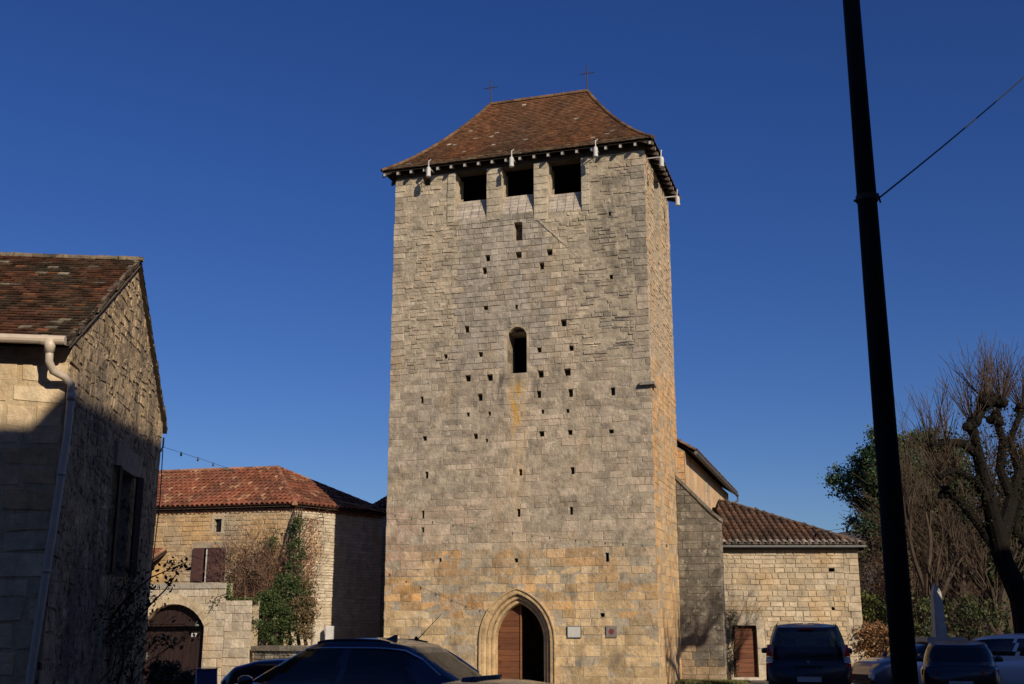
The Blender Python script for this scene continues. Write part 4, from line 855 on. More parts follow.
# segmental head: use circle through springing and apex
Rg = (gaw ** 2 + c_ ** 2) / (2 * c_); gh = [[gcn - gaw, gcn + gaw, 0, zsp]]
z_ = 0
while z_ < c_ - .01:
    w_ = math.sqrt(max(Rg ** 2 - (Rg - c_ + z_ + .03) ** 2, 0)); gh.append([gcn - w_, gcn + w_, zsp + z_, min(zsp + z_ + .06, zap)]); z_ += .06
gcf = lambda s, z: mulc((.54, .46, .34), rnd(.78, 1.1))
m = MB(); bandh = [[h[0] - .2, h[1] + .2, h[2], h[3] + .2] for h in gh[1:]] + [gh[0]]
backing(m, GW, (0, GW.L, 0, zg1), gh, None, (.42, .36, .26), -.02, .45); lay(m, GW, (0, GW.L, 0, zg1 - .2), (.2, .32), (.3, .7), gcf, bandh, wob=.02)
lay(m, GW, (0, GW.L, zg1 - .2, zg1), (.2, .21), (.8, 1.4), lambda s, z: mulc((.38, .34, .27), rnd(.85, 1.1)), bandh, off=(.03, .05))
n_ = 14; a0 = math.asin(gaw / Rg); cyy = zap - Rg
for i in range(n_):
    t0 = -a0 + 2 * a0 * i / n_ + .004; t1 = -a0 + 2 * a0 * (i + 1) / n_ - .004; r0, r1 = Rg, Rg + .33
    q = [(gcn + r0 * math.sin(t0), cyy + r0 * math.cos(t0)), (gcn + r0 * math.sin(t1), cyy + r0 * math.cos(t1)), (gcn + r1 * math.sin(t1), cyy + r1 * math.cos(t1)), (gcn + r1 * math.sin(t0), cyy + r1 * math.cos(t0))]
    m.hexa([GW.pt(*p, -.4) for p in q], [GW.pt(*p, .012) for p in q], mulc((.52, .42, .27), rnd(.9, 1.06)))
recess(m, GW, gh[0], .3, (.42, .36, .27), back=False)
on(m.build('wall', M['warmstone']), gt)
GW2 = Wall(G1, G2); zg2 = GW2.px(240, 600.5)[1]; m = MB(); backing(m, GW2, (0, GW2.L, 0, zg2), [], None, (.42, .36, .26), -.02, .5); lay(m, GW2, (0, GW2.L, 0, zg2), (.24, .36), (.35, .6), gcf, wob=.015)
GW3 = Wall(G2 + Vector((-.03, .06, 0)), G2 + Vector((-.53, 3.2, 0))); backing(m, GW3, (0, GW3.L, 0, zg2), [], None, (.42, .36, .26), -.02, .02); lay(m, GW3, (0, GW3.L, 0, zg2), (.2, .3), (.3, .6), gcf, wob=.02); on(m.build('pier', M['warmstone']), gt)
m = MB(); off = -.28; fl = [(gcn - gaw - .0, 0)]; arcp = [(gcn + Rg * math.sin(-a0 + 2 * a0 * i / 16), cyy + Rg * math.cos(-a0 + 2 * a0 * i / 16)) for i in range(17)]
fullp = [(gcn - gaw, 0.03), (gcn + gaw, 0.03)] + arcp[::-1]; nb = 12
for i in range(nb):
    x0 = gcn - gaw + 2 * gaw * i / nb; x1 = gcn - gaw + 2 * gaw * (i + 1) / nb - .012; p = clip(fullp, [(-1, 0, -x0), (1, 0, x1)])
    if p: m.hexa([GW.pt(*q, off - .05) for q in p], [GW.pt(*q, off) for q in p])
gd_ = on(m.build('gate', M['darkwood']), gt)
def onn(o, par, root): o.parent = par; return o
m = MB(); wx0, _ = GW.px(147.5, 660, off); wx1, _ = GW.px(183, 660, off); wz = GW.px(165, 624, off)[1]
for q in ([(wx0 - .07, .05), (wx0, .05), (wx0, wz), (wx0 - .07, wz)], [(wx1, .05), (wx1 + .07, .05), (wx1 + .07, wz), (wx1, wz)], [(wx0 - .07, wz + .003), (wx1 + .07, wz + .003), (wx1 + .07, wz + .09), (wx0 - .07, wz + .09)]): m.hexa([GW.pt(*p, off) for p in q], [GW.pt(*p, off + .03) for p in q])
onn(m.build('wicket_frame', M['darkwood']), gd_, gt)
m = MB(); x, z = GW.px(163.5, 637.5, off); lathe(m, [(.0, -.06), (.045, -.04), (.045, .04), (0, .06)], GW.pt(x, z, off + .04), 8); x, z = GW.px(147.5, 656, off); m.hexa([GW.pt(x - .03, z - .12, off + .03), GW.pt(x + .03, z - .12, off + .03), GW.pt(x + .03, z + .12, off + .03), GW.pt(x - .03, z + .12, off + .03)], [GW.pt(x - .03, z - .12, off + .045), GW.pt(x + .03, z - .12, off + .045), GW.pt(x + .03, z + .12, off + .045), GW.pt(x - .03, z + .12, off + .045)]); m.tube([GW.pt(x, z, off + .05), GW.pt(x + .12, z, off + .06)], .015, 6)
onn(m.build('door_furniture', M['trim']), gd_, gt)
nb0 = GW.rect(187.5, 193, 633, 637); m = MB(); a, b, c, d = nb0; m.hexa([GW.pt(a, c, off + .002), GW.pt(b, c, off + .002), GW.pt(b, d, off + .002), GW.pt(a, d, off + .002)], [GW.pt(a, c, off + .02), GW.pt(b, c, off + .02), GW.pt(b, d, off + .02), GW.pt(a, d, off + .02)]); tag(m.build('number_plate_sign', M['white']), 'small white house number plate on the dark arched gate', 'number plate')
m = MB(); x, z = GW.px(198.5, 624, off); lathe(m, [(.09, -.10), (.07, 0), (.02, .09), (.0, .1)], GW.pt(x, z, off + .1), 10); m.tube([GW.pt(x, z + .08, off + .1), GW.pt(x, z + .10, off)], .012, 5); tag(m.build('wall_lamp', M['greypipe']), 'small grey bell shaped lamp high on the right of the arched gate', 'lamp')

# low wall with coping
l0 = G2 + Vector((.02, .35, 0)); l1 = aty(322, 660, 38.6); l1.z = 0; LW = Wall(l0, l1); zc = LW.px(280, 651)[1]
lw = thing('low_garden_wall', 'low rubble wall with flat dark coping in front of the ivy', 'wall', l0)
m = MB(); backing(m, LW, (0, LW.L, 0, zc), [], None, (.34, .29, .2), -.02, .35); lay(m, LW, (0, LW.L, 0, zc), (.08, .14), (.12, .3), lambda s, z: mulc((.44, .38, .28), rnd(.7, 1.15)), wob=.02, joint=.02); on(m.build('wall', M['rubble']), lw)
m = MB(); k = 4
for i in range(k): a0, a1 = LW.L * i / k, LW.L * (i + 1) / k - .015; m.hexa([LW.pt(a0, zc + .004, -.42), LW.pt(a1, zc + .004, -.42), LW.pt(a1, zc + .004, .07), LW.pt(a0, zc + .004, .07)], [LW.pt(a0, zc + .17, -.42), LW.pt(a1, zc + .17, -.42), LW.pt(a1, zc + .15, .07), LW.pt(a0, zc + .15, .07)], mulc((.22, .19, .14), rnd(.85, 1.15)))
on(m.build('coping', M['stone']), lw)
# meter box and stone post at the farmhouse corner
mp = aty(329, 600, 41.2); mp.z = 0; mbx = thing('meter_box', 'white electricity meter box standing against a pale stone post at the farmhouse corner', 'meter box', mp)
m = MB(); zt_ = aty(329, 626, 41.2).z; zb_ = aty(329, 645, 41.2).z; m.box((mp.x - .06, mp.y - .2, zb_), (mp.x + .22, mp.y, zt_)); o = on(m.build('box', M['white'], bevel=.01), mbx)
m = MB(); m.box((mp.x - .04, mp.y - .212, zb_ + .03), (mp.x + .20, mp.y - .203, zt_ - .03)); onn(m.build('box_door', M['white']), o, mbx)
m = MB(); m.box((mp.x + .0, mp.y - .15, 0), (mp.x + .16, mp.y - .03, zb_ - .003)); on(m.build('pedestal', M['plaque']), mbx)
m = MB(); ps = aty(320, 600, 41.4); zt_ = aty(320, 624, 41.4).z; PW = Wall((ps.x - .2, ps.y), (ps.x + .18, ps.y)); lay(m, PW, (0, .38, 0, zt_), (.4, .5), (.38, .4), lambda s, z: mulc((.56, .50, .39), rnd(.9, 1.05)), off=(0, .005)); m.box((ps.x - .19, ps.y + .01, 0), (ps.x + .17, ps.y + .36, zt_ - .01), col=(.5, .44, .34)); tag(m.build('stone_post', M['warmstone']), 'pale squared stone post between the ivy and the white meter box', 'post')
# rear plant-box panel (small grey door in the side wall by the ivy)
a, b, c, d = OR.rect(311, 319, 627, 646); m = MB(); m.hexa([OR.pt(a, c, .02), OR.pt(b, c, .02), OR.pt(b, d, .02), OR.pt(a, d, .02)], [OR.pt(a, c, .06), OR.pt(b, c, .06), OR.pt(b, d, .06), OR.pt(a, d, .06)], (.25, .22, .18)); on(m.build('hatch', M['plaster']), ohs)

# outbuilding in the gap between farmhouse and tower
ob0 = aty(370, 640, 50.5); ob0.z = 0; zt_ = aty(383, 508, 50.5).z; OB = Wall(ob0, ob0 + Vector((2.6, -.6, 0))); obd = thing('outbuilding', 'shaded stone outbuilding in the narrow gap between farmhouse and tower', 'outbuilding', ob0)
m = MB(); backing(m, OB, (0, OB.L, 0, zt_), [], None, (.3, .25, .18), -.02, 3.); lay(m, OB, (0, OB.L, 0, zt_), (.12, .2), (.25, .5), orc, wob=.02); on(m.build('wall', M['warmstone']), obd)
m = MB(); bm_ = MB(); roof_face(m, bm_, OB.pt(-.2, zt_, .2), OB.pt(OB.L + .2, zt_, .2), -OB.n, 3., .9, 0, 0, 'canal', .22, .36, rcol); rb_ = on(m.build('roof', M['tile_clean']), obd); o = bm_.build('roof_boarding', M['timber']); o.parent = rb_

# ================================================================ HOUSES BEHIND THE CAMERA (they shade the square)
PT = Vector((math.cos(SUN_PHI), math.sin(SUN_PHI), 0)); PL = Vector((-math.sin(SUN_PHI), math.cos(SUN_PHI), 0)); TE = math.tan(SUN_E)
def shade_house(t0, t1, l0, l1, eave0, eave1, peak_t, peak, name, label):
    """gable end turned to the square; heights are given for the plane l = l1"""
    P = lambda t, l, z: PT * t + PL * l + Vector((0, 0, z))
    root = thing(name, label, 'house', P((t0 + t1) / 2, (l0 + l1) / 2, 0))
    m = MB(); c = (.42, .35, .25)
    fr = [P(t0, l1, 0), P(t1, l1, 0), P(t1, l1, eave1), P(peak_t, l1, peak), P(t0, l1, eave0)]
    bk = [p + PL * (l0 - l1) for p in fr]; m.hexa(fr, bk, c); on(m.build('wall', M['warmstone']), root)
    m = MB()
    for a, b in ((4, 3), (3, 2)):
        q = [fr[a], fr[b], bk[b], bk[a]]; m.hexa([p + Vector((0, 0, .02)) for p in q], [p + Vector((0, 0, .16)) for p in q], (.14, .07, .04))
    on(m.build('roof', M['tile']), root)
    n = max(2, int((t1 - t0) / 3))
    for fl in range(int(min(eave0, eave1) // 3)):
        for k in range(n):
            t = t0 + (t1 - t0) * (k + .5) / n; z = 1.0 + fl * 3; f = MB(); q = [P(t - .55, l1 + .03, z - .1), P(t + .55, l1 + .03, z - .1), P(t + .55, l1 + .03, z + 1.6), P(t - .55, l1 + .03, z + 1.6)]
            f.hexa(q, [p + PL * .05 for p in q], (.5, .44, .34)); w_ = on(f.build('window', M['warmstone']), root)
            g = MB(); q = [P(t - .42, l1 + .09, z), P(t + .42, l1 + .09, z), P(t + .42, l1 + .09, z + 1.45), P(t - .42, l1 + .09, z + 1.45)]; g.hexa(q, [p + PL * .02 for p in q]); onn(g.build('pane', M['winglass']), w_, root)
    return root
def zi(inv, l): return inv - l * TE
shade_house(2.2, 11.2, -13, -1.6, zi(11.9, -1.6), zi(11.5, -1.6), 6.2, zi(16.6, -1.6), 'tall_house', 'tall stone house with steep gable close behind the viewer at the right')
shade_house(11.6, 32.5, -6, 1.5, zi(12.2, 1.5), zi(13.2, 1.5), 26, zi(13.7, 1.5), 'long_house', 'long low-pitched stone house along the right side of the square')

shade_house(-17, 2.6, -13, -4.5, zi(11.9, -4.5), zi(11.9, -4.5), -9, 17, 'rear_blocker_house', 'added unseen stone house behind the viewer that blocks sky light and sun')  # unseen, added to cut sky fill and level the shadow edge on the near house
shade_house(-40, -19, -14, 8, 12, 12, -29, 15, 'left_blocker_house', 'added unseen stone house left of the viewer that blocks sky light')  # unseen, added only to deepen the shade by hiding part of the sky

# ================================================================ POLE AND CABLES
pb = aty(905.5, 684, 10.6); ptp = aty(848, -40, 10.75)
ax = (ptp - pb).normalized(); pfoot = pb + ax * (-(pb.z) / ax.z); ptop = ptp + ax * .6
m = MB(); m.tube([pfoot, pfoot.lerp(ptop, .25), pfoot.lerp(ptop, .5), pfoot.lerp(ptop, .75), ptop], [.118, .110, .101, .091, .082], 18)
pole = thing('utility_pole', 'tall dark wooden utility pole leaning slightly left, in front of the parked cars', 'utility pole', pfoot)
on(m.build('shaft', M['pole'], smooth=True), pole)
bz = aty(876, 198, 10.68); m = MB(); 
lathe(m, [(.102, -.03), (.108, -.03), (.108, .03), (.102, .03)], pfoot + ax * ((bz.z - pfoot.z) / ax.z), 16); m.tube([bz + Vector((-.03, 0, 0)), bz + Vector((.035, -.02, .0))], .012, 5); m.tube([bz + Vector((.02, 0, .05)), bz + Vector((.04, 0, -.05))], .01, 5)
m.tube([bz + Vector((-.22, 0, -.03)), bz + Vector((-.19, 0, -.03))], .015, 5)
on(m.build('clamp', M['iron']), pole)
def cable(name, pts, r, label, mt='black', sag=0., n=24):
    a, b = pts; q = [a.lerp(b, i / n) - Vector((0, 0, 4 * sag * (i / n) * (1 - i / n))) for i in range(n + 1)]
    m = MB(); m.tube(q, r, 4); return tag(m.build(name, M[mt]), label, 'cable'), q
cable('overhead_cable', (bz + Vector((.03, 0, 0)), aty(1075, 30, 17)), .010, 'thin dark cable running from the utility pole up to the right edge', sag=.05)
# festoon line: from the near house corner, past the tower, to the pole
fa = aty(163, 447, 21.6); fb = aty(893, 519, 10.62); FN = 60
tw = WF.pt(WF.px(523, 536, .35)[0], WF.px(523, 536, .35)[1], .35)
bulbs = [(233, 470), (395, 515), (418, 519), (433, 521), (453, 525), (473, 529), (513, 533), (532, 535), (550, 538), (576, 538), (589, 541), (624, 546), (643, 545), (710, 542.5), (730, 541)]
keys = [(163, 447, 21.6), (198, 458, 25), (233, 470, 29), (310, 493, 34.5), (395, 515, 39.2), (453, 525, 38.2), (532, 535, 36.8), (589, 541, 36.0), (650, 545.5, 33.5), (703, 543, 30), (780, 538, 24), (840, 529, 17), (890, 519, 10.65)]
kp = [aty(*k) for k in keys]
m = MB(); m.tube(kp, .004, 4); fest = thing('festoon_cable', 'festoon light cable strung from the near house across the tower front to the pole', 'string lights', kp[0])
on(m.build('cable', M['black']), fest)
M['bulb'] = mat('green_bulb', (.03, .12, .08), .3); M['bulb_dark'] = mat('dark_bulb', (.03, .035, .03), .3)
def on_line(u):
    for i in range(len(keys) - 1):
        if keys[i][0] <= u <= keys[i + 1][0]: t = (u - keys[i][0]) / (keys[i + 1][0] - keys[i][0]); return kp[i].lerp(kp[i + 1], t)
for i, u in enumerate([180, 198, 212, 226, 233, 395, 412, 433, 453, 473, 493, 513, 532, 550, 576, 589, 606, 624, 643, 668, 710, 740, 790, 820, 850]):
    p = on_line(u); m = MB(); k = .75 if u > 700 else 1; lathe(m, [(.010 * k, .02), (.016 * k, -.01), (.024 * k, -.04), (.018 * k, -.065), (.0, -.075)], p, 7); on(m.build('bulb', M['bulb' if i % 3 == 0 else 'bulb_dark'], smooth=True), fest)
m = MB(); c_ = GWall.px(162, 452, .1); q = GWall.pt(GWall.L - .02, aty(163, 452, 21.5).z, 0); m.tube([q, kp[0], kp[0] + Vector((0, 0, .18))], .018, 5); m.tube([kp[0] + Vector((0, 0, -.05)), aty(160, 500, 21.7), aty(153, 560, 21.9), aty(148, 600, 21.9)], .01, 4); tag(m.build('cable_bracket', M['iron']), 'iron bracket and drop wire at the far corner of the near gabled house', 'bracket')

# ================================================================ WAR MEMORIAL
ob = aty(940, 640, 34); ob.z = 0; mo = thing('memorial_obelisk', 'slim white stone memorial obelisk with pointed tip behind the parked cars', 'memorial', ob)
zt_ = aty(938, 592, 34).z; ztp = aty(938, 583, 34).z; zb_ = aty(940, 637, 34).z; M['marble'] = mat('pale_marble', (.38, .37, .34), .7, var=.2, vscale=3., stains=(((.2, .2, .18), 3., .5, .7, .4, (1, 1, .4)),))
def sq(h, z): return [ob + Vector((x * h, y * h, z)) for x, y in ((-1, -1), (1, -1), (1, 1), (-1, 1))]
m = MB(); m.hexa(sq(.165, zb_), sq(.115, zt_)); m.hexa(sq(.115, zt_ + .002), sq(.01, ztp)); on(m.build('shaft', M['marble']), mo)
m = MB(); m.hexa(sq(.55, zb_ - .13), sq(.55, zb_ - .002)); m.hexa(sq(.42, 0), sq(.40, zb_ - .132)); m.hexa(sq(1.1, 0), sq(1.05, .35)); on(m.build('pedestal', M['marble']), mo)

# ================================================================ VEGETATION
def crown(m, c, rad, nclump, nleaf, lsize, col1, col2, csize=.5, low=-.5):
    for i in range(nclump):
        while True:
            v = Vector((rnd(-1, 1), rnd(-1, 1), rnd(low, 1)))
            if .45 < v.length < 1: break
        v *= .72 + .4 * nz(v.x * 2 + c.x, v.y * 2, v.z * 2) + .1
        p = c + Vector((v.x * rad[0], v.y * rad[1], v.z * rad[2])); cc = mixc(col1, col2, random.random()); cs = csize * rnd(.6, 1.3)
        for k in range(nleaf):
            q = p + Vector((random.gauss(0, .45), random.gauss(0, .45), random.gauss(0, .32))) * cs; leaf(m, q, lsize, mulc(cc, rnd(.7, 1.35)))
# big evergreen beyond the chapel
ec = aty(903, 500, 62); ev = thing('evergreen_tree', 'large dark green rounded pine behind the bare trees, right of the chapel', 'tree', (ec.x, ec.y, 0))
m = MB(); m.tube([(ec.x + .3, ec.y, 0), (ec.x, ec.y, 4), (ec.x - .3, ec.y, 8), (ec.x, ec.y, 11)], [.45, .38, .28, .12], 9, (.07, .05, .035))
for k in range(9):
    a_ = k * 2.4; z_ = 5 + k * .6; m.tube([(ec.x, ec.y, z_), (ec.x + 2.2 * math.cos(a_), ec.y + 2.2 * math.sin(a_), z_ + 1.0)], [.12, .04], 5, (.07, .05, .035))
on(m.build('trunk', M['bark']), ev)
m = MB(); crown(m, Vector((ec.x + .2, ec.y, 8.9)), (4.3, 4.0, 4.1), 620, 110, .17, (.026, .055, .020), (.060, .095, .032), .62, -.85)
on(m.build('crown', M['leaf']), ev)
# low dark conifers and scrub behind
for i, (u, v, y, r_, h_, c1_, c2_, lab) in enumerate(((1040, 560, 50, 3.4, 5.2, (.03, .05, .02), (.06, .08, .03), 'dark green conifer at the right edge behind the bare plane tree'),)):
    p = aty(u, v, y); t = thing('conifer_tree', lab, 'tree', (p.x, p.y, 0)); m = MB(); m.tube([(p.x, p.y, 0), (p.x, p.y, p.z + h_ * .5)], [.35, .1], 8, (.07, .05, .035)); on(m.build('trunk', M['bark']), t)
    m = MB(); crown(m, Vector((p.x, p.y, p.z)), (r_, r_, h_), 160, 60, .3, c1_, c2_, .8, -.9); on(m.build('crown', M['leaf']), t)
BARK = (.060, .045, .035); 
bare = dict(wander=.13, up=.06, taper=.55, minr=.006, n=[4, 5, 4, 4, 3], len=(.55, .8), ang=(.25, .65), col=(.07, .052, .038), twig=(.07, .05, .036))
def bare_tree(name, label, base, lean, length, r, depth, cfg, extra=None, group=None):
    t = thing(name, label, 'tree', base, group=group); m = MB(); tw_ = MB(); branch(m, Vector(base), Vector(lean), length, r, depth, cfg)
    on(m.build('branches' if False else 'trunk', M['bark']), t); return t
dense = dict(bare, n=[5, 7, 6, 4, 3], wander=.16, twig=(.058, .041, .029), minr=.009, col=(.06, .045, .034)); random.seed(21)
pts_ = [(927, 640, 44, 3.9, .34, (.12, 0, 1), 'bare tree with pale fibrous trunk behind the white obelisk'), (1000, 640, 53, 4.2, .2, (.05, 0, 1), 'slim bare tree far behind the plane tree limbs'),
        (968, 640, 50, 4.6, .26, (.08, 0, 1), 'slender bare tree with fine brown twigs between obelisk and plane tree'), (934, 640, 49, 3.2, .2, (.1, .1, 1), 'bare twiggy tree half hidden by the utility pole'),
        (1015, 640, 47, 4.8, .3, (-.05, 0, 1), 'tall bare tree rising behind the dark plane tree')]
for (u, v, y, ln, r_, lean, lab) in pts_:
    b = aty(u, v, y); b.z = 0; bare_tree('bare_tree', lab, b, lean, ln, r_, 4, bare, group='bare trees behind the square')
for (u, v, y, ln, r_, lean, lab) in ((952, 640, 47, 3.9, .24, (.05, 0, 1), 'densely twigged bare tree directly behind the obelisk tip'), (975, 640, 45, 3.6, .2, (.05, 0, 1), 'densely twigged bare tree between the obelisk and the plane tree'), (990, 640, 44, 4.2, .26, (.02, 0, 1), 'densely twigged bare tree behind the plane tree trunk'), (946, 640, 51, 4.2, .22, (.04, 0, 1), 'densely twigged bare tree just right of the utility pole')):
    b = aty(u, v, y); b.z = 0; bare_tree('bare_tree', lab, b, lean, ln, r_, 4, dense, group='bare trees behind the square')
# dark pollarded plane tree at the right
random.seed(5)
pk = thing('plane_tree', 'dark leaning pollarded plane tree with knobbly branch heads at the right edge', 'tree', (0, 0, 0))
base = aty(1036, 684, 32.01); base.z = 0; pk.location = base; m = MB(); PD = (.012, .010, .008); cfgp = dict(wander=.05, up=.10, taper=.5, minr=.006, n=[2, 4, 4], len=(.4, .75), ang=(.15, .6), col=PD, twig=(.065, .045, .032))
def limb(keys, r0, r1):
    pts = [aty(*k) for k in keys]; n = len(pts); m.tube(pts, [r0 + (r1 - r0) * i / (n - 1) * rnd(.9, 1.1) for i in range(n)], 9, PD); return pts
def knob(p, r):
    for k in range(6): o = Vector((rnd(-1, 1), rnd(-1, 1), rnd(-1, 1))) * r * .6; lathe(m, [(.0, -r * .6), (r * .5, -r * .35), (r * .62, 0), (r * .45, r * .4), (0, r * .6)], p + o, 7, col=mulc(PD, rnd(.8, 1.4)))
def shoots(p, n, ln, spread, up=1.):
    for k in range(n):
        d = Vector((rnd(-1, 1) * spread, rnd(-1, 1) * spread, up)).normalized(); branch(m, p + d * .05, d, ln * rnd(.6, 1.2), rnd(.012, .02), 1 if random.random() < .75 else 0, cfgp)
main = [base, ] + [aty(*k) for k in ((1022, 600, 32.01), (1003, 560, 31.79), (990, 505, 31.46), (978, 455, 31.14), (972, 425, 31.03))]
m.tube(main, [.38, .31, .26, .20, .15, .11], 12, PD)
knob(main[-1], .26); knob(aty(985, 400, 31.03), .2)
L1 = limb([(978, 455, 31.14), (962, 443, 30.81), (946, 442, 30.38), (930, 447, 30.16)], .13, .07); knob(L1[-1], .12)
L2 = limb([(990, 505, 31.46), (975, 480, 31.03), (955, 470, 30.38), (940, 475, 30.05)], .13, .06); knob(L2[-1], .12)
L3 = limb([(1003, 560, 31.79), (975, 520, 31.68), (958, 500, 31.46), (945, 492, 31.25)], .14, .08); knob(L3[-1], .16)
L4 = limb([(972, 425, 31.03), (988, 400, 31.36), (1001, 405, 31.46)], .16, .12); knob(L4[1], .24); knob(L4[2], .2)
L5 = limb([(1000, 540, 31.79), (1012, 500, 32.55), (1020, 470, 32.98), (1035, 430, 33.63)], .22, .10); knob(L5[-1], .2)
L6 = limb([(1012, 500, 32.55), (1000, 470, 32.77), (1003, 440, 32.77), (995, 418, 32.77)], .14, .1); knob(L6[-1], .24)
L7 = limb([(1035, 600, 32.22), (1040, 560, 32.55), (1015, 530, 33.09), (1025, 480, 33.09)], .2, .1)
L8 = limb([(1018, 470, 32.98), (1010, 440, 33.20), (1022, 410, 33.42)], .12, .08); knob(L8[-1], .2)
for p, n, ln in ((main[-1], 10, 2.1), (aty(985, 400, 31.03), 12, 1.7), (L1[-1], 9, 1.6), (L2[-1], 8, 1.5), (L3[-1], 8, 1.3), (L4[2], 12, 1.8), (L5[-1], 14, 2.2), (L6[-1], 14, 2.0), (L8[-1], 12, 2.2), (L7[-1], 9, 1.6), (L1[2], 6, 1.5), (L2[2], 6, 1.3)): shoots(p, int(n * 2.2), ln * .62, .75)
for seg in (main[1:], L1, L2, L3, L4, L5, L6, L7, L8):              # moss and ivy roughening the limbs
    for i in range(len(seg) - 1):
        for k in range(int(260 * (seg[i + 1] - seg[i]).length / 1.5)): leaf(m, seg[i].lerp(seg[i + 1], random.random()) + Vector((random.gauss(0, .16), random.gauss(0, .1), random.gauss(0, .12))), .09, mulc((.020, .020, .010), rnd(.5, 1.6)))
for k in range(150):                                                # small dry seed balls / leaf tufts on the shoots
    p = aty(rnd(955, 1024), rnd(372, 470), rnd(31, 33.6)); lathe(m, [(0, -.03), (.035, 0), (0, .03)], p, 5, col=(.10, .06, .04))
on(m.build('trunk', M['bark']), pk)
# bushes and hedge
def bush(name, label, u, v, y, rx, rz_, c1_, c2_, n=70, ls=.12, cs=.35, group=None, twiggy=False):
    p = aty(u, v, y); t = thing(name, label, 'bush', (p.x, p.y, 0), group=group); m = MB(); st = MB()
    for k in range(14 if not twiggy else 60):
        a_ = rnd(0, 6.28); q = Vector((p.x + rx * rnd(.1, .9) * math.cos(a_), p.y + rx * .6 * math.sin(a_), rnd(.5, 1) * (p.z + rz_))); st.tube([(p.x + rnd(-.4, .4) * rx, p.y, 0), q.lerp(Vector((p.x, p.y, 0)), .4) + Vector((rnd(-.2, .2), 0, 0)), q], [.03, .02, .006], 4, (.10, .065, .045))
    on(st.build('stems', M['bark']), t)
    crown(m, Vector((p.x, p.y, p.z)), (rx, rx * .7, rz_), n, 50, ls, c1_, c2_, cs, -1); on(m.build('foliage', M['leaf']), t)
    return t
random.seed(31)
GN = ((.025, .035, .014), (.05, .06, .02)); BR = ((.075, .045, .025), (.13, .08, .04))
bush('hedge_bush', 'green leafy bush beside the chapel corner, left of the utility pole', 872, 618, 46.5, 1.2, 1.2, (.05, .075, .018), (.11, .12, .03), 70)
bush('hedge_bush', 'reddish brown winter bush at the foot of the chapel corner', 874, 640, 45.0, .9, .75, (.14, .07, .03), (.20, .11, .05), 45)
bush('hedge_bush', 'green hedge bush between the utility pole and the obelisk', 921, 620, 40, 1.0, 1.3, (.03, .045, .014), (.07, .08, .025), 42)
bush('hedge_bush', 'dark green hedge bush right of the obelisk', 975, 620, 42, 1.6, 1.0, *GN, 48)
for i, (u, v, y, rx, rz_, lab) in enumerate(((905, 575, 58, 3.2, 2.6, 'brown thicket behind the obelisk'), (870, 580, 62, 2.6, 2.4, 'brown thicket just beyond the chapel roof corner'), (965, 570, 60, 3.4, 3.2, 'broad brown thicket behind the plane tree trunk'), (1015, 590, 56, 3.4, 3.0, 'brown thicket at the right edge of the square'))):
    bush('thicket', lab, u, v, y, rx, rz_, *BR, 110, .11, .7, 'winter thickets behind the square', True)
# scree of warm bank behind the hedge
m = MB(); b0 = aty(862, 650, 48); b1 = aty(1060, 650, 48)
BK = Wall((b0.x, 48), (b1.x, 48)); lay(m, BK, (0, BK.L, 0, 1.4), (.14, .25), (.25, .6), lambda s, z: mulc((.45, .26, .12), rnd(.7, 1.2)), wob=.02); backing(m, BK, (0, BK.L, 0, 1.4), [], None, (.3, .2, .1)); tag(m.build('boundary_wall', M['warmstone']), 'low ochre boundary wall behind the hedge at the right', 'wall')
# ivy column and bush on the farmhouse corner
random.seed(41)
iv = thing('ivy', 'green ivy column widening to a bush on the corner of the old farmhouse', 'ivy', (K.x, K.y, 0)); m = MB(); st = MB()
path = [aty(296, 645, 41.6), aty(293, 620, 41.9), aty(296, 580, 43), aty(293, 545, 43.7), aty(297, 520, 43.8), aty(299, 508, 43.8)]
for dx in (-.5, -.2, .1, .35): st.tube([p + Vector((dx * (1 - i / 7), rnd(-.05, .05), 0)) for i, p in enumerate(path)], [.07, .06, .05, .04, .03, .02], 5, (.10, .07, .05))
on(st.build('stems', M['bark']), iv)
for (u, v, y, rx, rz_, n, c) in ((279, 624, 41.0, 1.05, .95, 130, 0), (268, 604, 41.2, .6, .5, 40, 0), (286, 594, 41.8, .95, .9, 90, 0), (295, 560, 43.2, .42, .85, 34, 0), (298, 530, 43.5, .26, .7, 20, 0), (266, 598, 41.8, .35, .3, 14, 0), (272, 540, 43.6, .18, .5, 8, 0), (302, 618, 41.0, .62, 1.0, 80, 1), (306, 590, 42.5, .4, .7, 24, 1)):
    p = aty(u, v, y); cols = ((.026, .046, .013), (.055, .08, .022)) if c == 0 else ((.08, .055, .025), (.13, .10, .045)); crown(m, p, (rx, .45, rz_), n, 38, .085, *cols, .22, -1)
on(m.build('leaves', M['leaf']), iv)
random.seed(43)
vn = thing('bare_vine', 'tangle of bare brown vine stems on the farmhouse wall beside the shutters', 'vine', OF.pt(OF.L - 1.5, 0, .1)); m = MB()
cv = dict(wander=.35, up=.06, taper=.6, minr=.005, n=[3, 4, 4], len=(.5, .85), ang=(.3, 1.0), col=(.11, .07, .05), twig=(.16, .095, .065))
for u in (236, 243, 250, 258, 265, 272, 280):
    s_, z_ = OF.px(u, 598, .15)
    for _ in range(3): branch(m, OF.pt(s_, z_ - .5, .15 + rnd(0, .3)), Vector((rnd(-.5, .5), 0, 1)), rnd(1.0, 1.7), .028, 3, cv)
for k in range(2200):
    u = 225 + abs(random.gauss(30, 18)); v = rnd(548, 602); s_, z_ = OF.px(u, v, .2)
    if s_ < OF.L: leaf(m, OF.pt(s_, z_, rnd(.05, .5)), .07, mulc((.13, .075, .05), rnd(.6, 1.4)))
on(m.build('stems', M['bark']), vn)
m = MB(); random.seed(44)                                          # thin vine traces on the pale side wall and under the small window
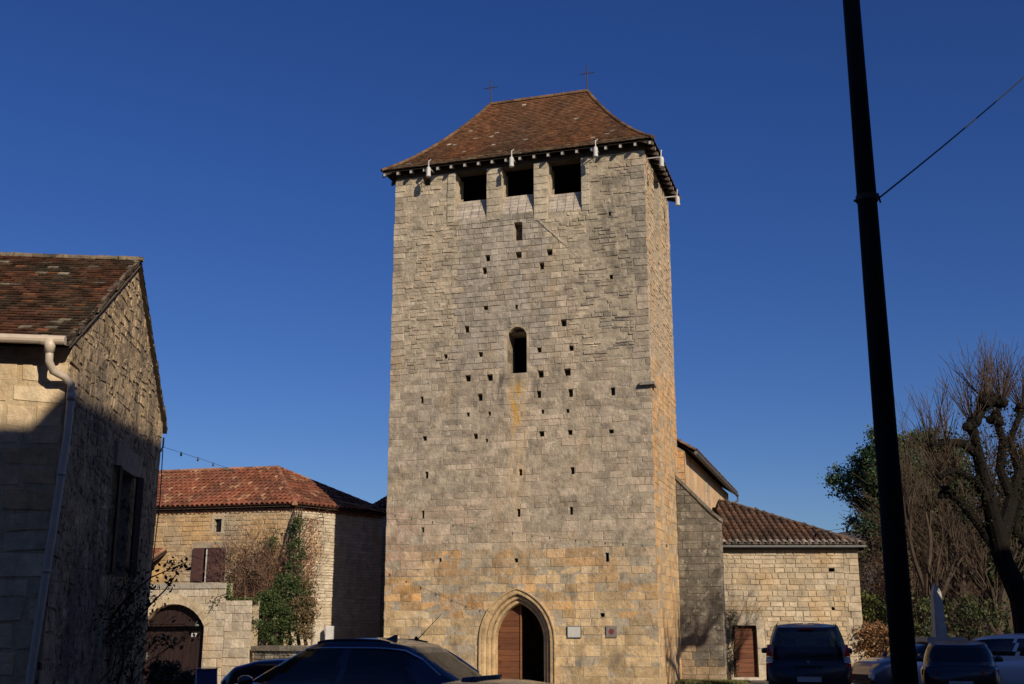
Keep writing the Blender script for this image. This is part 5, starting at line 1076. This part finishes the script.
for k in range(26):
    s_ = rnd(.1, 1.6); z_ = rnd(2.5, 5.8); branch(m, OR.pt(s_, z_, .03), Vector((rnd(-.6, .6), 0, 1)), rnd(.5, 1.1), .012, 1, dict(cv, wander=.25))
for k in range(2600): s_ = abs(random.gauss(.75, .32)); leaf(m, OR.pt(s_, rnd(2.2, 6.0), rnd(.02, .08)), .06, mulc((.28, .12, .06), rnd(.6, 1.3)))
tag(m.build('dead_creeper', M['bark']), 'reddish dead creeper on the pale side wall of the farmhouse, right of the ivy', 'creeper')
# top of grassy strip behind gateway
m = MB()
for k in range(900): p = GW2.pt(rnd(.0, GW2.L), zg2 - .02, rnd(-.5, -.1)); leaf(m, p + Vector((0, 0, rnd(0, .12))), .08, mulc((.07, .08, .025), rnd(.6, 1.4)))
for k in range(260): p = GW.pt(GW.L - rnd(0, .35), zg1 - rnd(0.0, .55), rnd(-.6, -.3)); leaf(m, p, .1, mulc((.08, .11, .03), rnd(.6, 1.4)))
tag(m.build('grass_tuft', M['leaf']), 'green grass growing along the top of the gateway pier', 'grass', kind='stuff')
# climbing shrub against the shaded gable of the near house
random.seed(51)
cl = thing('climbing_shrub', 'dark half-bare climbing shrub against the shaded gable of the near house', 'shrub', GWall.pt(GWall.L * .5, 0, .5)); m = MB(); lf_ = MB()
cs_ = dict(wander=.22, up=.05, taper=.5, minr=.004, n=[3, 3, 4], len=(.45, .75), ang=(.3, .9), col=(.05, .04, .03), twig=(.06, .045, .035)); tips = []
for (u, v, y) in ((70, 684, 18.2), (84, 684, 18.6), (95, 684, 19.0), (108, 684, 19.6)):
    b = aty(u, v, y); b.z = 0; b.x += .1
    for _ in range(2): branch(m, b, Vector((rnd(-.1, .3), rnd(-.05, .1), 1)), rnd(1.0, 1.5), .03, 3, cs_, tips)
for (keys) in ([(95, 640, 18.6), (125, 600, 18.8), (150, 578, 18.9), (175, 567, 19), (187, 562, 19)], [(100, 650, 18.6), (130, 625, 18.8), (165, 590, 18.9), (178, 572, 19)]):
    pp = [aty(*k) for k in keys]; m.tube(pp, [.022, .018, .012, .008, .005][:len(pp)], 5, (.05, .04, .03)); tips += [pp[i].lerp(pp[i + 1], rnd(0, 1)) + Vector((rnd(-.12, .12), 0, rnd(-.1, .12))) for i in range(1, len(pp) - 1) for _ in range(9)]
on(m.build('stems', M['bark']), cl)
for t_ in tips:
    for k in range(3): leaf(lf_, t_ + Vector((rnd(-.1, .1), rnd(-.1, .1), rnd(-.1, .1))), .085, mulc((.045, .055, .025), rnd(.5, 1.4)))
on(lf_.build('leaves', M['leaf']), cl)
# twig with leaves by the gateway pier
m = MB(); pp = [GW2.pt(.3, zg2, -.1), GW2.pt(.15, zg2 + .25, .1), GW2.pt(-.25, zg2 + .1, .2), GW2.pt(-.35, zg2 - .25, .25)]; m.tube(pp, .012, 4, (.07, .06, .03))
for k in range(36): q = pp[k % 3].lerp(pp[k % 3 + 1], random.random()); leaf(m, q + Vector((rnd(-.12, .12), 0, rnd(-.12, .12))), .11, mulc((.06, .08, .025), rnd(.6, 1.3)))
tag(m.build('trailing_sprig', M['leaf']), 'small leafy sprig trailing over the top of the gateway pier', 'plant')
# dark shrub clump in the foreground left
random.seed(61)
for (u, v, y, rx, rz_, lab) in ((165, 676, 24, .42, .32, 'low dark shrub in the shade at the foot of the gate'), (192, 684, 22, .42, .22, 'low dark shrub in the shade beside the blue signboard')):
    bush('low_shrub', lab, u, v, y, rx, rz_, (.018, .022, .014), (.03, .034, .02), 40, .07, .16)
# grass strip at the foot of the buttress
m = MB(); g0 = bt0 + n1 * .1
for k in range(5200):
    p = g0 + e1 * rnd(-.3, 2.4) + n1 * rnd(0, 1.6) ; h_ = rnd(.04, .15); c = mulc((.11, .11, .035), rnd(.6, 1.4)); a_ = rnd(0, 3.14); d = Vector((math.cos(a_), math.sin(a_), 0)) * .015
    m.poly([p - d, p + d, p + Vector((rnd(-.04, .04), rnd(-.04, .04), h_))], c)
tag(m.build('grass_strip', M['leaf']), 'rough grass at the foot of the dark buttress', 'grass', kind='stuff')
# climber by the chapel door
m = MB(); random.seed(71)
for k in range(4): branch(m, CW.pt(.15 + rnd(-.1, .12), 0, .12), Vector((rnd(-.1, .1), 0, 1)), 1.7, .02, 2, dict(cv, wander=.15))
for k in range(500): leaf(m, CW.pt(rnd(-.1, .5), rnd(.1, 2.6), rnd(.05, .25)), .09, mulc((.06, .055, .03), rnd(.6, 1.4)))
tag(m.build('climbing_plant', M['leaf']), 'thin climbing plant left of the chapel door', 'plant')

# far leafless wood behind everything at the right
random.seed(81); m = MB()
for k in range(5200):
    y = rnd(66, 92); u = rnd(845, 1120); top = (7.2 + 2.6 * nz(u / 38, y / 9, 2.) + (u > 880) * 1.2) * y / 78 * (1 if u > 868 else .55); x = (u - 512) / 1150 * y
    z0 = rnd(0, top * .85); h_ = rnd(.6, 2.2) * (1 if z0 + 1 < top else .6); w_ = rnd(.01, .035); dx = rnd(-.5, .5) * h_; m.poly([(x - w_, y, z0), (x + w_, y, z0), (x + dx, y + rnd(-.3, .3), min(z0 + h_, top + .8))], mulc((.085, .06, .042), rnd(.5, 1.4)))
for k in range(15000):
    y = rnd(66, 92); u = rnd(845, 1120); top = (6.6 + 2.6 * nz(u / 38, y / 9, 2.) + (u > 880) * 1.2) * y / 78 * (1 if u > 868 else .55); x = (u - 512) / 1150 * y; z = rnd(0, 1) ** .8 * top
    leaf(m, Vector((x, y, z)), .30, mulc(mixc((.075, .052, .034), (.05, .055, .025), random.random() * (z < 3)), rnd(.5, 1.4)))
tag(m.build('leafless_wood', M['leaf']), 'brown leafless wood on the rise behind the obelisk', 'wood', kind='stuff')

# ================================================================ VEHICLES
def interp(tab, x):
    for i in range(len(tab) - 1):
        if x <= tab[i + 1][0]:
            t = (x - tab[i][0]) / (tab[i + 1][0] - tab[i][0]); t = max(0, min(1, t)); a, b = tab[i][1], tab[i + 1][1]
            t = t * t * (3 - 2 * t) * .5 + t * .5; return a + (b - a) * t
    return tab[-1][1]
def car(name, label, loc, yaw, Ln, Wd, top, belt, side_bot, gh, paint, cat='car', rails=False, plate=None, tail='sedan', group=None, rear_lamps=None, extras=None):
    """local frame: +x forward, origin on the ground in the middle. top: (x, z) of the lower body; gh: greenhouse (xb0, xb1, xt0, xt1, ztop, wb, wt)"""
    t = thing(name, label, cat, loc, yaw, group); P = lambda m, n, mt, par=t, **k: m.build(n, mt, par, **k)
    N = 56; m = MB(); rings = []
    for i in range(N + 1):
        u = i / N; x = -Ln / 2 + Ln * (.5 - .5 * math.cos(math.pi * u)); e = abs(x) / (Ln / 2)
        wid = Wd / 2 * (1 - (.30 if x > 0 else (.05 if tail == 'van' else .14)) * max(0, (e - .72) / .28) ** 2.4); zt = interp(top, x); zb = .24 + .14 * max(0, (e - .85) / .15) ** 2
        dz = zt - zb; pr = [(0, zt + .012), (wid * .5, zt + .006), (wid * .80, zt - .015), (wid * .93, zt - .05), (wid * .985, zt - .13), (wid, zt - .26), (wid * .992, zb + dz * .35), (wid * .97, zb + .10), (wid * .90, zb), (0, zb - .02)]
        if e > .995: pr = [(a * .94, z * .9 + .1 * (zb + dz * .45)) for a, z in pr]
        full = [(a, z) for a, z in pr] + [(-a, z) for a, z in pr[-2:0:-1]]; rings.append([m.vert((x, a, z)) for a, z in full])
    n = len(rings[0])
    for i in range(N):
        for k in range(n): j = (k + 1) % n; m.face((rings[i][k], rings[i + 1][k], rings[i + 1][j], rings[i][j]))
    m.face(rings[0]); m.face(rings[-1][::-1]); body = P(m, 'body', paint, smooth=True)
    xb0, xb1, xt0, xt1, zt, wb, wt = gh; ex = 5.2 if tail != 'van' else 7.5; NR = 96
    def ring(v):                                                   # v 0 belt .. 1 roof edge
        cx = ((xb0 + xb1) * (1 - v) + (xt0 + xt1) * v) / 2; a = ((xb1 - xb0) * (1 - v) + (xt1 - xt0) * v) / 2; w = wb * (1 - v) + wt * v + .035 * math.sin(math.pi * v); out = []
        for k in range(NR):
            an = 2 * math.pi * (k + .5) / NR; c, s = math.cos(an), math.sin(an); rr = (abs(c) ** ex + abs(s) ** ex) ** (-1 / ex)
            x = cx + a * rr * c; y = w * rr * s; xx = (x - cx) / a; zz = belt + (zt - belt) * v - .07 * v * max(0, abs(xx) - .35) ** 2 * 2.0; zz = zz if v > .02 else interp(top, x) - .05
            # narrower towards the windscreen
            y *= 1 - .09 * max(0, xx) ** 2; out.append((x, y, zz))
        return out
    vs = [0, .10, .14, .32, .5, .68, .86, .90, .96, 1.0]; RR = [ring(v) for v in vs]
    sh = MB(); gl = {}; ids = [[sh.vert(p) for p in r] for r in RR]
    for i in range(len(vs) - 1):
        for k in range(NR):
            j = (k + 1) % NR; an = math.degrees(2 * math.pi * (k + 1) / NR) % 360; pane = None
            asp = (xb1 - xb0) / (2 * wb)
            if (3 if tail == 'van' else 2) <= i < 6:
                p = RR[i][k]; x = p[0]; side = abs(p[1]) > wb * .80 * (1 - .1 * vs[i])
                fr_ = abs(p[1]) < (wb + (wt - wb) * vs[i]) * (.80 if tail == 'van' else .86)
                if fr_ and x > (xb0 + xb1) / 2: pane = 'windscreen'
                elif fr_: pane = 'rear_window'
                elif xt0 - .12 < x < xb1 - .2:
                    bp = (xb0 + xb1) / 2 + .02
                    if abs(x - bp) > .055 and abs(x - (xb0 + .62)) > .03 * (1 if tail != 'sedan' else 1): pane = ('side_window_front' if x > bp else 'side_window_rear') + ('L' if p[1] > 0 else 'R')
            if pane: g = gl.setdefault(pane, MB()); g.poly([RR[i][k], RR[i][j], RR[i + 1][j], RR[i + 1][k]])
            else: sh.face((ids[i][k], ids[i][j], ids[i + 1][j], ids[i + 1][k]))
    cx = (xt0 + xt1) / 2; prev = ids[-1]
    for q in (.93, .8, .6, .35, .12):
        r = []
        for p in RR[-1]: r.append(sh.vert((cx + (p[0] - cx) * q, p[1] * q, p[2] + .055 * (1 - q * q) + (zt - p[2]) * (1 - q) * .8)))
        for k in range(NR): j = (k + 1) % NR; sh.face((prev[k], prev[j], r[j], r[k]))
        prev = r
    sh.face(prev); P(sh, 'roof', paint, smooth=True)
    for nme, g in gl.items(): P(g, 'side_window' if nme.startswith('side') else nme, M['glass'], smooth=True)
    # bright line over the side windows
    if tail == 'sedan':
        for sg in (1, -1):
            i6 = [p for p in RR[6] if p[1] * sg > wb * .70 and xt0 - .12 < p[0] < xb1 - .25]; i6.sort(key=lambda p: p[0]); i2 = [p for p in RR[2] if p[1] * sg > wb * .7 and p[0] < xb1 - .2]; i2.sort(key=lambda p: p[0])
            mid_ = [p for i in (5, 4, 3) for p in [min((q for q in RR[i] if q[1] * sg > wb * .66), key=lambda q: q[0])]]
            line = [Vector(p) + Vector((0, sg * .008, .006)) for p in mid_[::-1] + i6]
            line.sort(key=lambda p: p.x); tr = MB(); tr.tube(line, .012, 4); P(tr, 'window_trim', M['trim'])
    for sg in (1, -1):                                              # wheels
        for x in (Ln * .30, -Ln * .30):
            w = MB(); Mx = Matrix.Translation((x, sg * (Wd / 2 - .11), .32)) @ Matrix.Rotation(R(90), 4, 'X'); lathe(w, [(.20, -.105), (.30, -.10), (.32, -.06), (.32, .06), (.30, .10), (.20, .105)], (0, 0, 0), 24, Mx); wh = P(w, 'wheel', M['rubber'])
            w = MB(); lathe(w, [(.03, -.112), (.20, -.108), (.20, .108), (.03, .112)], (0, 0, 0), 14, Mx); P(w, 'rim', M['trim'], wh)
        mi = MB(); y = sg * (Wd / 2 + .06); mx = xb1 - .38; Mt = Matrix.Translation((mx, y, belt + .07)); 
        lathe(mi, [(.03, -.055), (.085, -.05), (.10, 0), (.09, .055), (.04, .08)], (0, 0, 0), 10, Mt @ Matrix.Scale(1.25, 4, (0, 1, 0)) @ Matrix.Scale(.8, 4, (1, 0, 0))); mi.tube([(mx, sg * (wb - .02), belt), (mx, y, belt + .04)], .02, 5); P(mi, 'mirror', M['paint_black'], smooth=True)
        hd = MB(); zf = interp(top, Ln * .47) - .08; hd.hexa([Vector(p) for p in ((Ln * .445, sg * Wd * .30, zf - .07), (Ln * .40, sg * Wd * .455, zf - .06), (Ln * .36, sg * Wd * .475, zf + .02), (Ln * .44, sg * Wd * .30, zf + .05))], [Vector(p) for p in ((Ln * .502, sg * Wd * .28, zf - .07), (Ln * .45, sg * Wd * .46, zf - .06), (Ln * .38, sg * Wd * .50, zf + .03), (Ln * .48, sg * Wd * .29, zf + .055))]); P(hd, 'headlight', M['lampwhite'])
        if rear_lamps: rear_lamps(t, sg)
        else:
            tl = MB(); zr = interp(top, -Ln * .47) - .16; tl.hexa([Vector(p) for p in ((-Ln * .47, sg * Wd * .28, zr - .07), (-Ln * .43, sg * Wd * .46, zr - .07), (-Ln * .43, sg * Wd * .46, zr + .06), (-Ln * .47, sg * Wd * .28, zr + .06))], [Vector(p) for p in ((-Ln * .505, sg * Wd * .27, zr - .07), (-Ln * .46, sg * Wd * .475, zr - .07), (-Ln * .46, sg * Wd * .475, zr + .06), (-Ln * .503, sg * Wd * .27, zr + .06))]); P(tl, 'tail_light', M['lampred'])
        if rails:
            rl = MB(); pp = []
            for k in range(9): q = k / 8; x = xt0 + .25 + (xt1 - xt0 - .45) * q; pp.append((x, sg * (wt - .05), zt + .0 + .035 * math.sin(math.pi * q) ** .4 - .01)); 
            rl.tube(pp, .017, 6); P(rl, 'roof_rail', M['paint_black'])
    for (x, y) in (((xb0 + xb1) / 2 + .15, .36), ((xb0 + xb1) / 2 + .15, -.36), (xb0 + .75, .38), (xb0 + .75, -.38)):
        s_ = MB(); s_.box((x - .09, y - .22, belt - .3), (x + .05, y + .22, belt + .18)); s_.tube([(x - .04, y, belt + .1), (x - .05, y, belt + .28)], .015, 5); s_.box((x - .10, y - .11, belt + .24), (x - .01, y + .11, belt + .38)); P(s_, 'seat', M['seat'], bevel=.03)
    gr = MB(); gr.box((Ln / 2 - .03, -.42, .42), (Ln / 2 + .006, .42, .56)); P(gr, 'grille', M['rubber'])
    if plate:
        x = -Ln / 2; pl = MB(); pl.box((x - .022, -.26, plate), (x - .0, .26, plate + .11)); P(pl, 'number_plate', M['white'])
    if extras: extras(t, P)
    return t
# dark blue saloon in the foreground
def main_extras(t, P):
    m = MB(); m.tube([(-.62, .12, 1.50), (-.95, .12, 1.82)], [.006, .003], 4); lathe(m, [(.03, 0), (.02, .04), (.01, .05)], (-.62, .12, 1.505), 8); P(m, 'aerial', M['rubber'])
    m = MB(); m.hexa([Vector(p) for p in ((-.30, -.025, 1.50), (-.12, -.01, 1.51), (-.12, .01, 1.51), (-.30, .025, 1.50))], [Vector(p) for p in ((-.31, -.004, 1.575), (-.28, -.004, 1.575), (-.28, .004, 1.575), (-.31, .004, 1.575))]); P(m, 'roof_fin', M['paint_black'])
    m = MB(); m.hexa([Vector(p) for p in ((-1.48, -.5, 1.03), (-1.36, -.5, 1.03), (-1.36, .5, 1.03), (-1.48, .5, 1.03))], [Vector(p) for p in ((-1.54, -.46, 1.105), (-1.38, -.48, 1.09), (-1.38, .48, 1.09), (-1.54, .46, 1.105))]); P(m, 'boot_spoiler', M['paint_navy'], bevel=.01)
saloon_top = [(-2.3, .86), (-2.18, 1.00), (-1.75, 1.05), (-1.2, 1.05), (0, 1.02), (1.3, 1.02), (1.6, .99), (1.95, .90), (2.2, .78), (2.3, .62)]
c_ = aty(375, 645, 14.9); 
car('parked_car', 'dark blue saloon car with thin aerial, nearest car in front of the tower', (c_.x, c_.y, 0.04), R(180 - 20), 4.6, 1.80, saloon_top, 0.95, 0, (-1.48, 1.62, -.72, .70, 1.49, .82, .60), M['paint_navy'], rails=True, extras=main_extras)
hatch_top = [(-2.1, .80), (-2.02, .98), (-1.5, 1.0), (0, .98), (.9, 1.14), (1.3, 1.12), (1.75, 1.02), (2.0, .84), (2.1, .62)]
h_ = aty(222, 684, 22.)
car('parked_car', 'second dark blue car, only its bonnet showing beyond the foreground saloon', (h_.x + 2.1, 22.3, .06), R(180 - 6), 4.2, 1.75, hatch_top, .97, 0, (-2.0, .55, -1.6, -.35, 1.40, .80, .62), M['paint_navy'], tail='hatch')
# dark van seen from behind
def van_lamps(t, sg):
    m = MB(); x = -2.1
    for a, b, mt in ((.62, 1.02, 'lampred'), (1.02, 1.16, 'lampwhite'), (1.16, 1.42, 'lampred')):
        q = MB(); w0 = .905 - .10 * max(0, (a - .95)); w1 = .905 - .10 * max(0, b - .95) * 1.2
        q.hexa([Vector(p) for p in ((x - .015, sg * (w0 - .13), a + .004), (x + .16, sg * (w0 + .012), a + .004), (x + .16, sg * (w1 + .012), b - .004), (x - .015 + .05 * (b > 1.2), sg * (w1 - .09), b - .004))], [Vector(p) for p in ((x - .05, sg * (w0 - .13), a + .004), (x - .0, sg * (w0 + .02), a + .004), (x + .02, sg * (w1 + .02), b - .004), (x - .03 + .05 * (b > 1.2), sg * (w1 - .09), b - .004))]); q.build('tail_light', M[mt], t)
def van_extras(t, P):
    m = MB(); m.box((-2.03, -.16, 1.735), (-1.985, .16, 1.765)); P(m, 'brake_light', M['lampred'])
    m = MB(); m.tube([(-2.10, .0, 1.16), (-2.13, -.3, 1.19), (-2.12, -.52, 1.20)], .014, 5); P(m, 'wiper', M['rubber'])
    m = MB(); m.box((-2.16, -.30, .92), (-2.10, .30, .955)); P(m, 'tailgate_handle', M['paint_black'])
    m = MB(); lathe(m, [(.045, -.01), (.04, .012)], (0, 0, 0), 12, Matrix.Translation((-2.13, 0, 1.045)) @ Matrix.Rotation(R(-90), 4, 'Y')); P(m, 'badge', M['trim'])
van_top = [(-2.15, .98), (-2.08, 1.10), (-1.5, 1.14), (0, 1.12), (1.0, 1.12), (1.45, 1.08), (1.8, .98), (2.05, .82), (2.15, .6)]
v_ = aty(808, 650, 26.4)
van = car('parked_van', 'dark grey family van with roof rails seen from behind, in front of the chapel', (v_.x + .48, v_.y + 2.05, 0), R(76.5), 4.3, 1.84, van_top, 1.17, 0, (-2.10, 1.45, -1.94, .70, 1.84, .865, .70), M['paint_grey'], cat='van', rails=True, tail='van', rear_lamps=van_lamps, extras=van_extras, plate=.62)
# cars at the right
q_ = aty(957, 660, 27.2)
car('parked_car', 'black hatchback seen from behind, right of the utility pole', (q_.x + .72, q_.y + 1.85, 0), R(70), 4.0, 1.74, [(-2.0, .86), (-1.93, .96), (-1.4, .98), (0, .97), (.9, 1.02), (1.3, .98), (1.7, .88), (1.93, .74), (2.0, .55)], .97, 0, (-1.96, 1.05, -1.62, .2, 1.45, .80, .62), M['paint_black'], tail='hatch', plate=.50)
q_ = aty(862, 675, 33.5)
car('parked_car', 'silver grey car whose bonnet and headlight show left of the utility pole', (q_.x + 2.0, 34.2, 0), R(180 + 14), 4.1, 1.74, [(-2.05, .84), (-1.9, .98), (-1.4, 1.0), (0, .99), (.9, 1.04), (1.35, 1.0), (1.8, .90), (1.98, .76), (2.05, .58)], .98, 0, (-1.95, 1.05, -1.62, .2, 1.44, .80, .62), M['paint_silver'], tail='hatch')
q_ = aty(914, 660, 31.0)
car('parked_car', 'white car seen from the side at the right edge behind the black hatchback', (q_.x + 2.25, 31.6, 0), R(180 - 12), 4.5, 1.84, [(-2.25, .86), (-2.1, 1.0), (-1.4, 1.04), (0, 1.02), (.9, 1.07), (1.4, 1.04), (1.9, .93), (2.18, .78), (2.25, .6)], 1.02, 0, (-2.15, 1.25, -1.75, .3, 1.62, .83, .65), M['paint_white'], tail='hatch')

# blue folding signboard in the shade
p = aty(206, 680, 20.5); sb = thing('folding_signboard', 'blue folding signboard with a pale edge leaning beside the bonnet of the second car', 'signboard', (p.x, p.y, 0))
zt_ = aty(200, 668, 20.5).z; 
for sg in (1, -1):
    Mx = Matrix.Translation(p * 1 - Vector((0, 0, p.z))) @ Matrix.Rotation(R(35), 4, 'Z') @ Matrix.Translation((0, sg * .16, 0)) @ Matrix.Rotation(R(sg * 9), 4, 'X') 
    m = MB(); m.box((-.17, -.012, .02), (.17, .012, zt_), Mx); o = on(m.build('panel', M['signblue']), sb)
    m = MB(); m.tube([Mx @ Vector(q) for q in ((-.18, 0, .0), (-.18, 0, zt_ + .01), (.18, 0, zt_ + .01), (.18, 0, 0))], .014, 5); on(m.build('frame', M['paint_white']), sb)
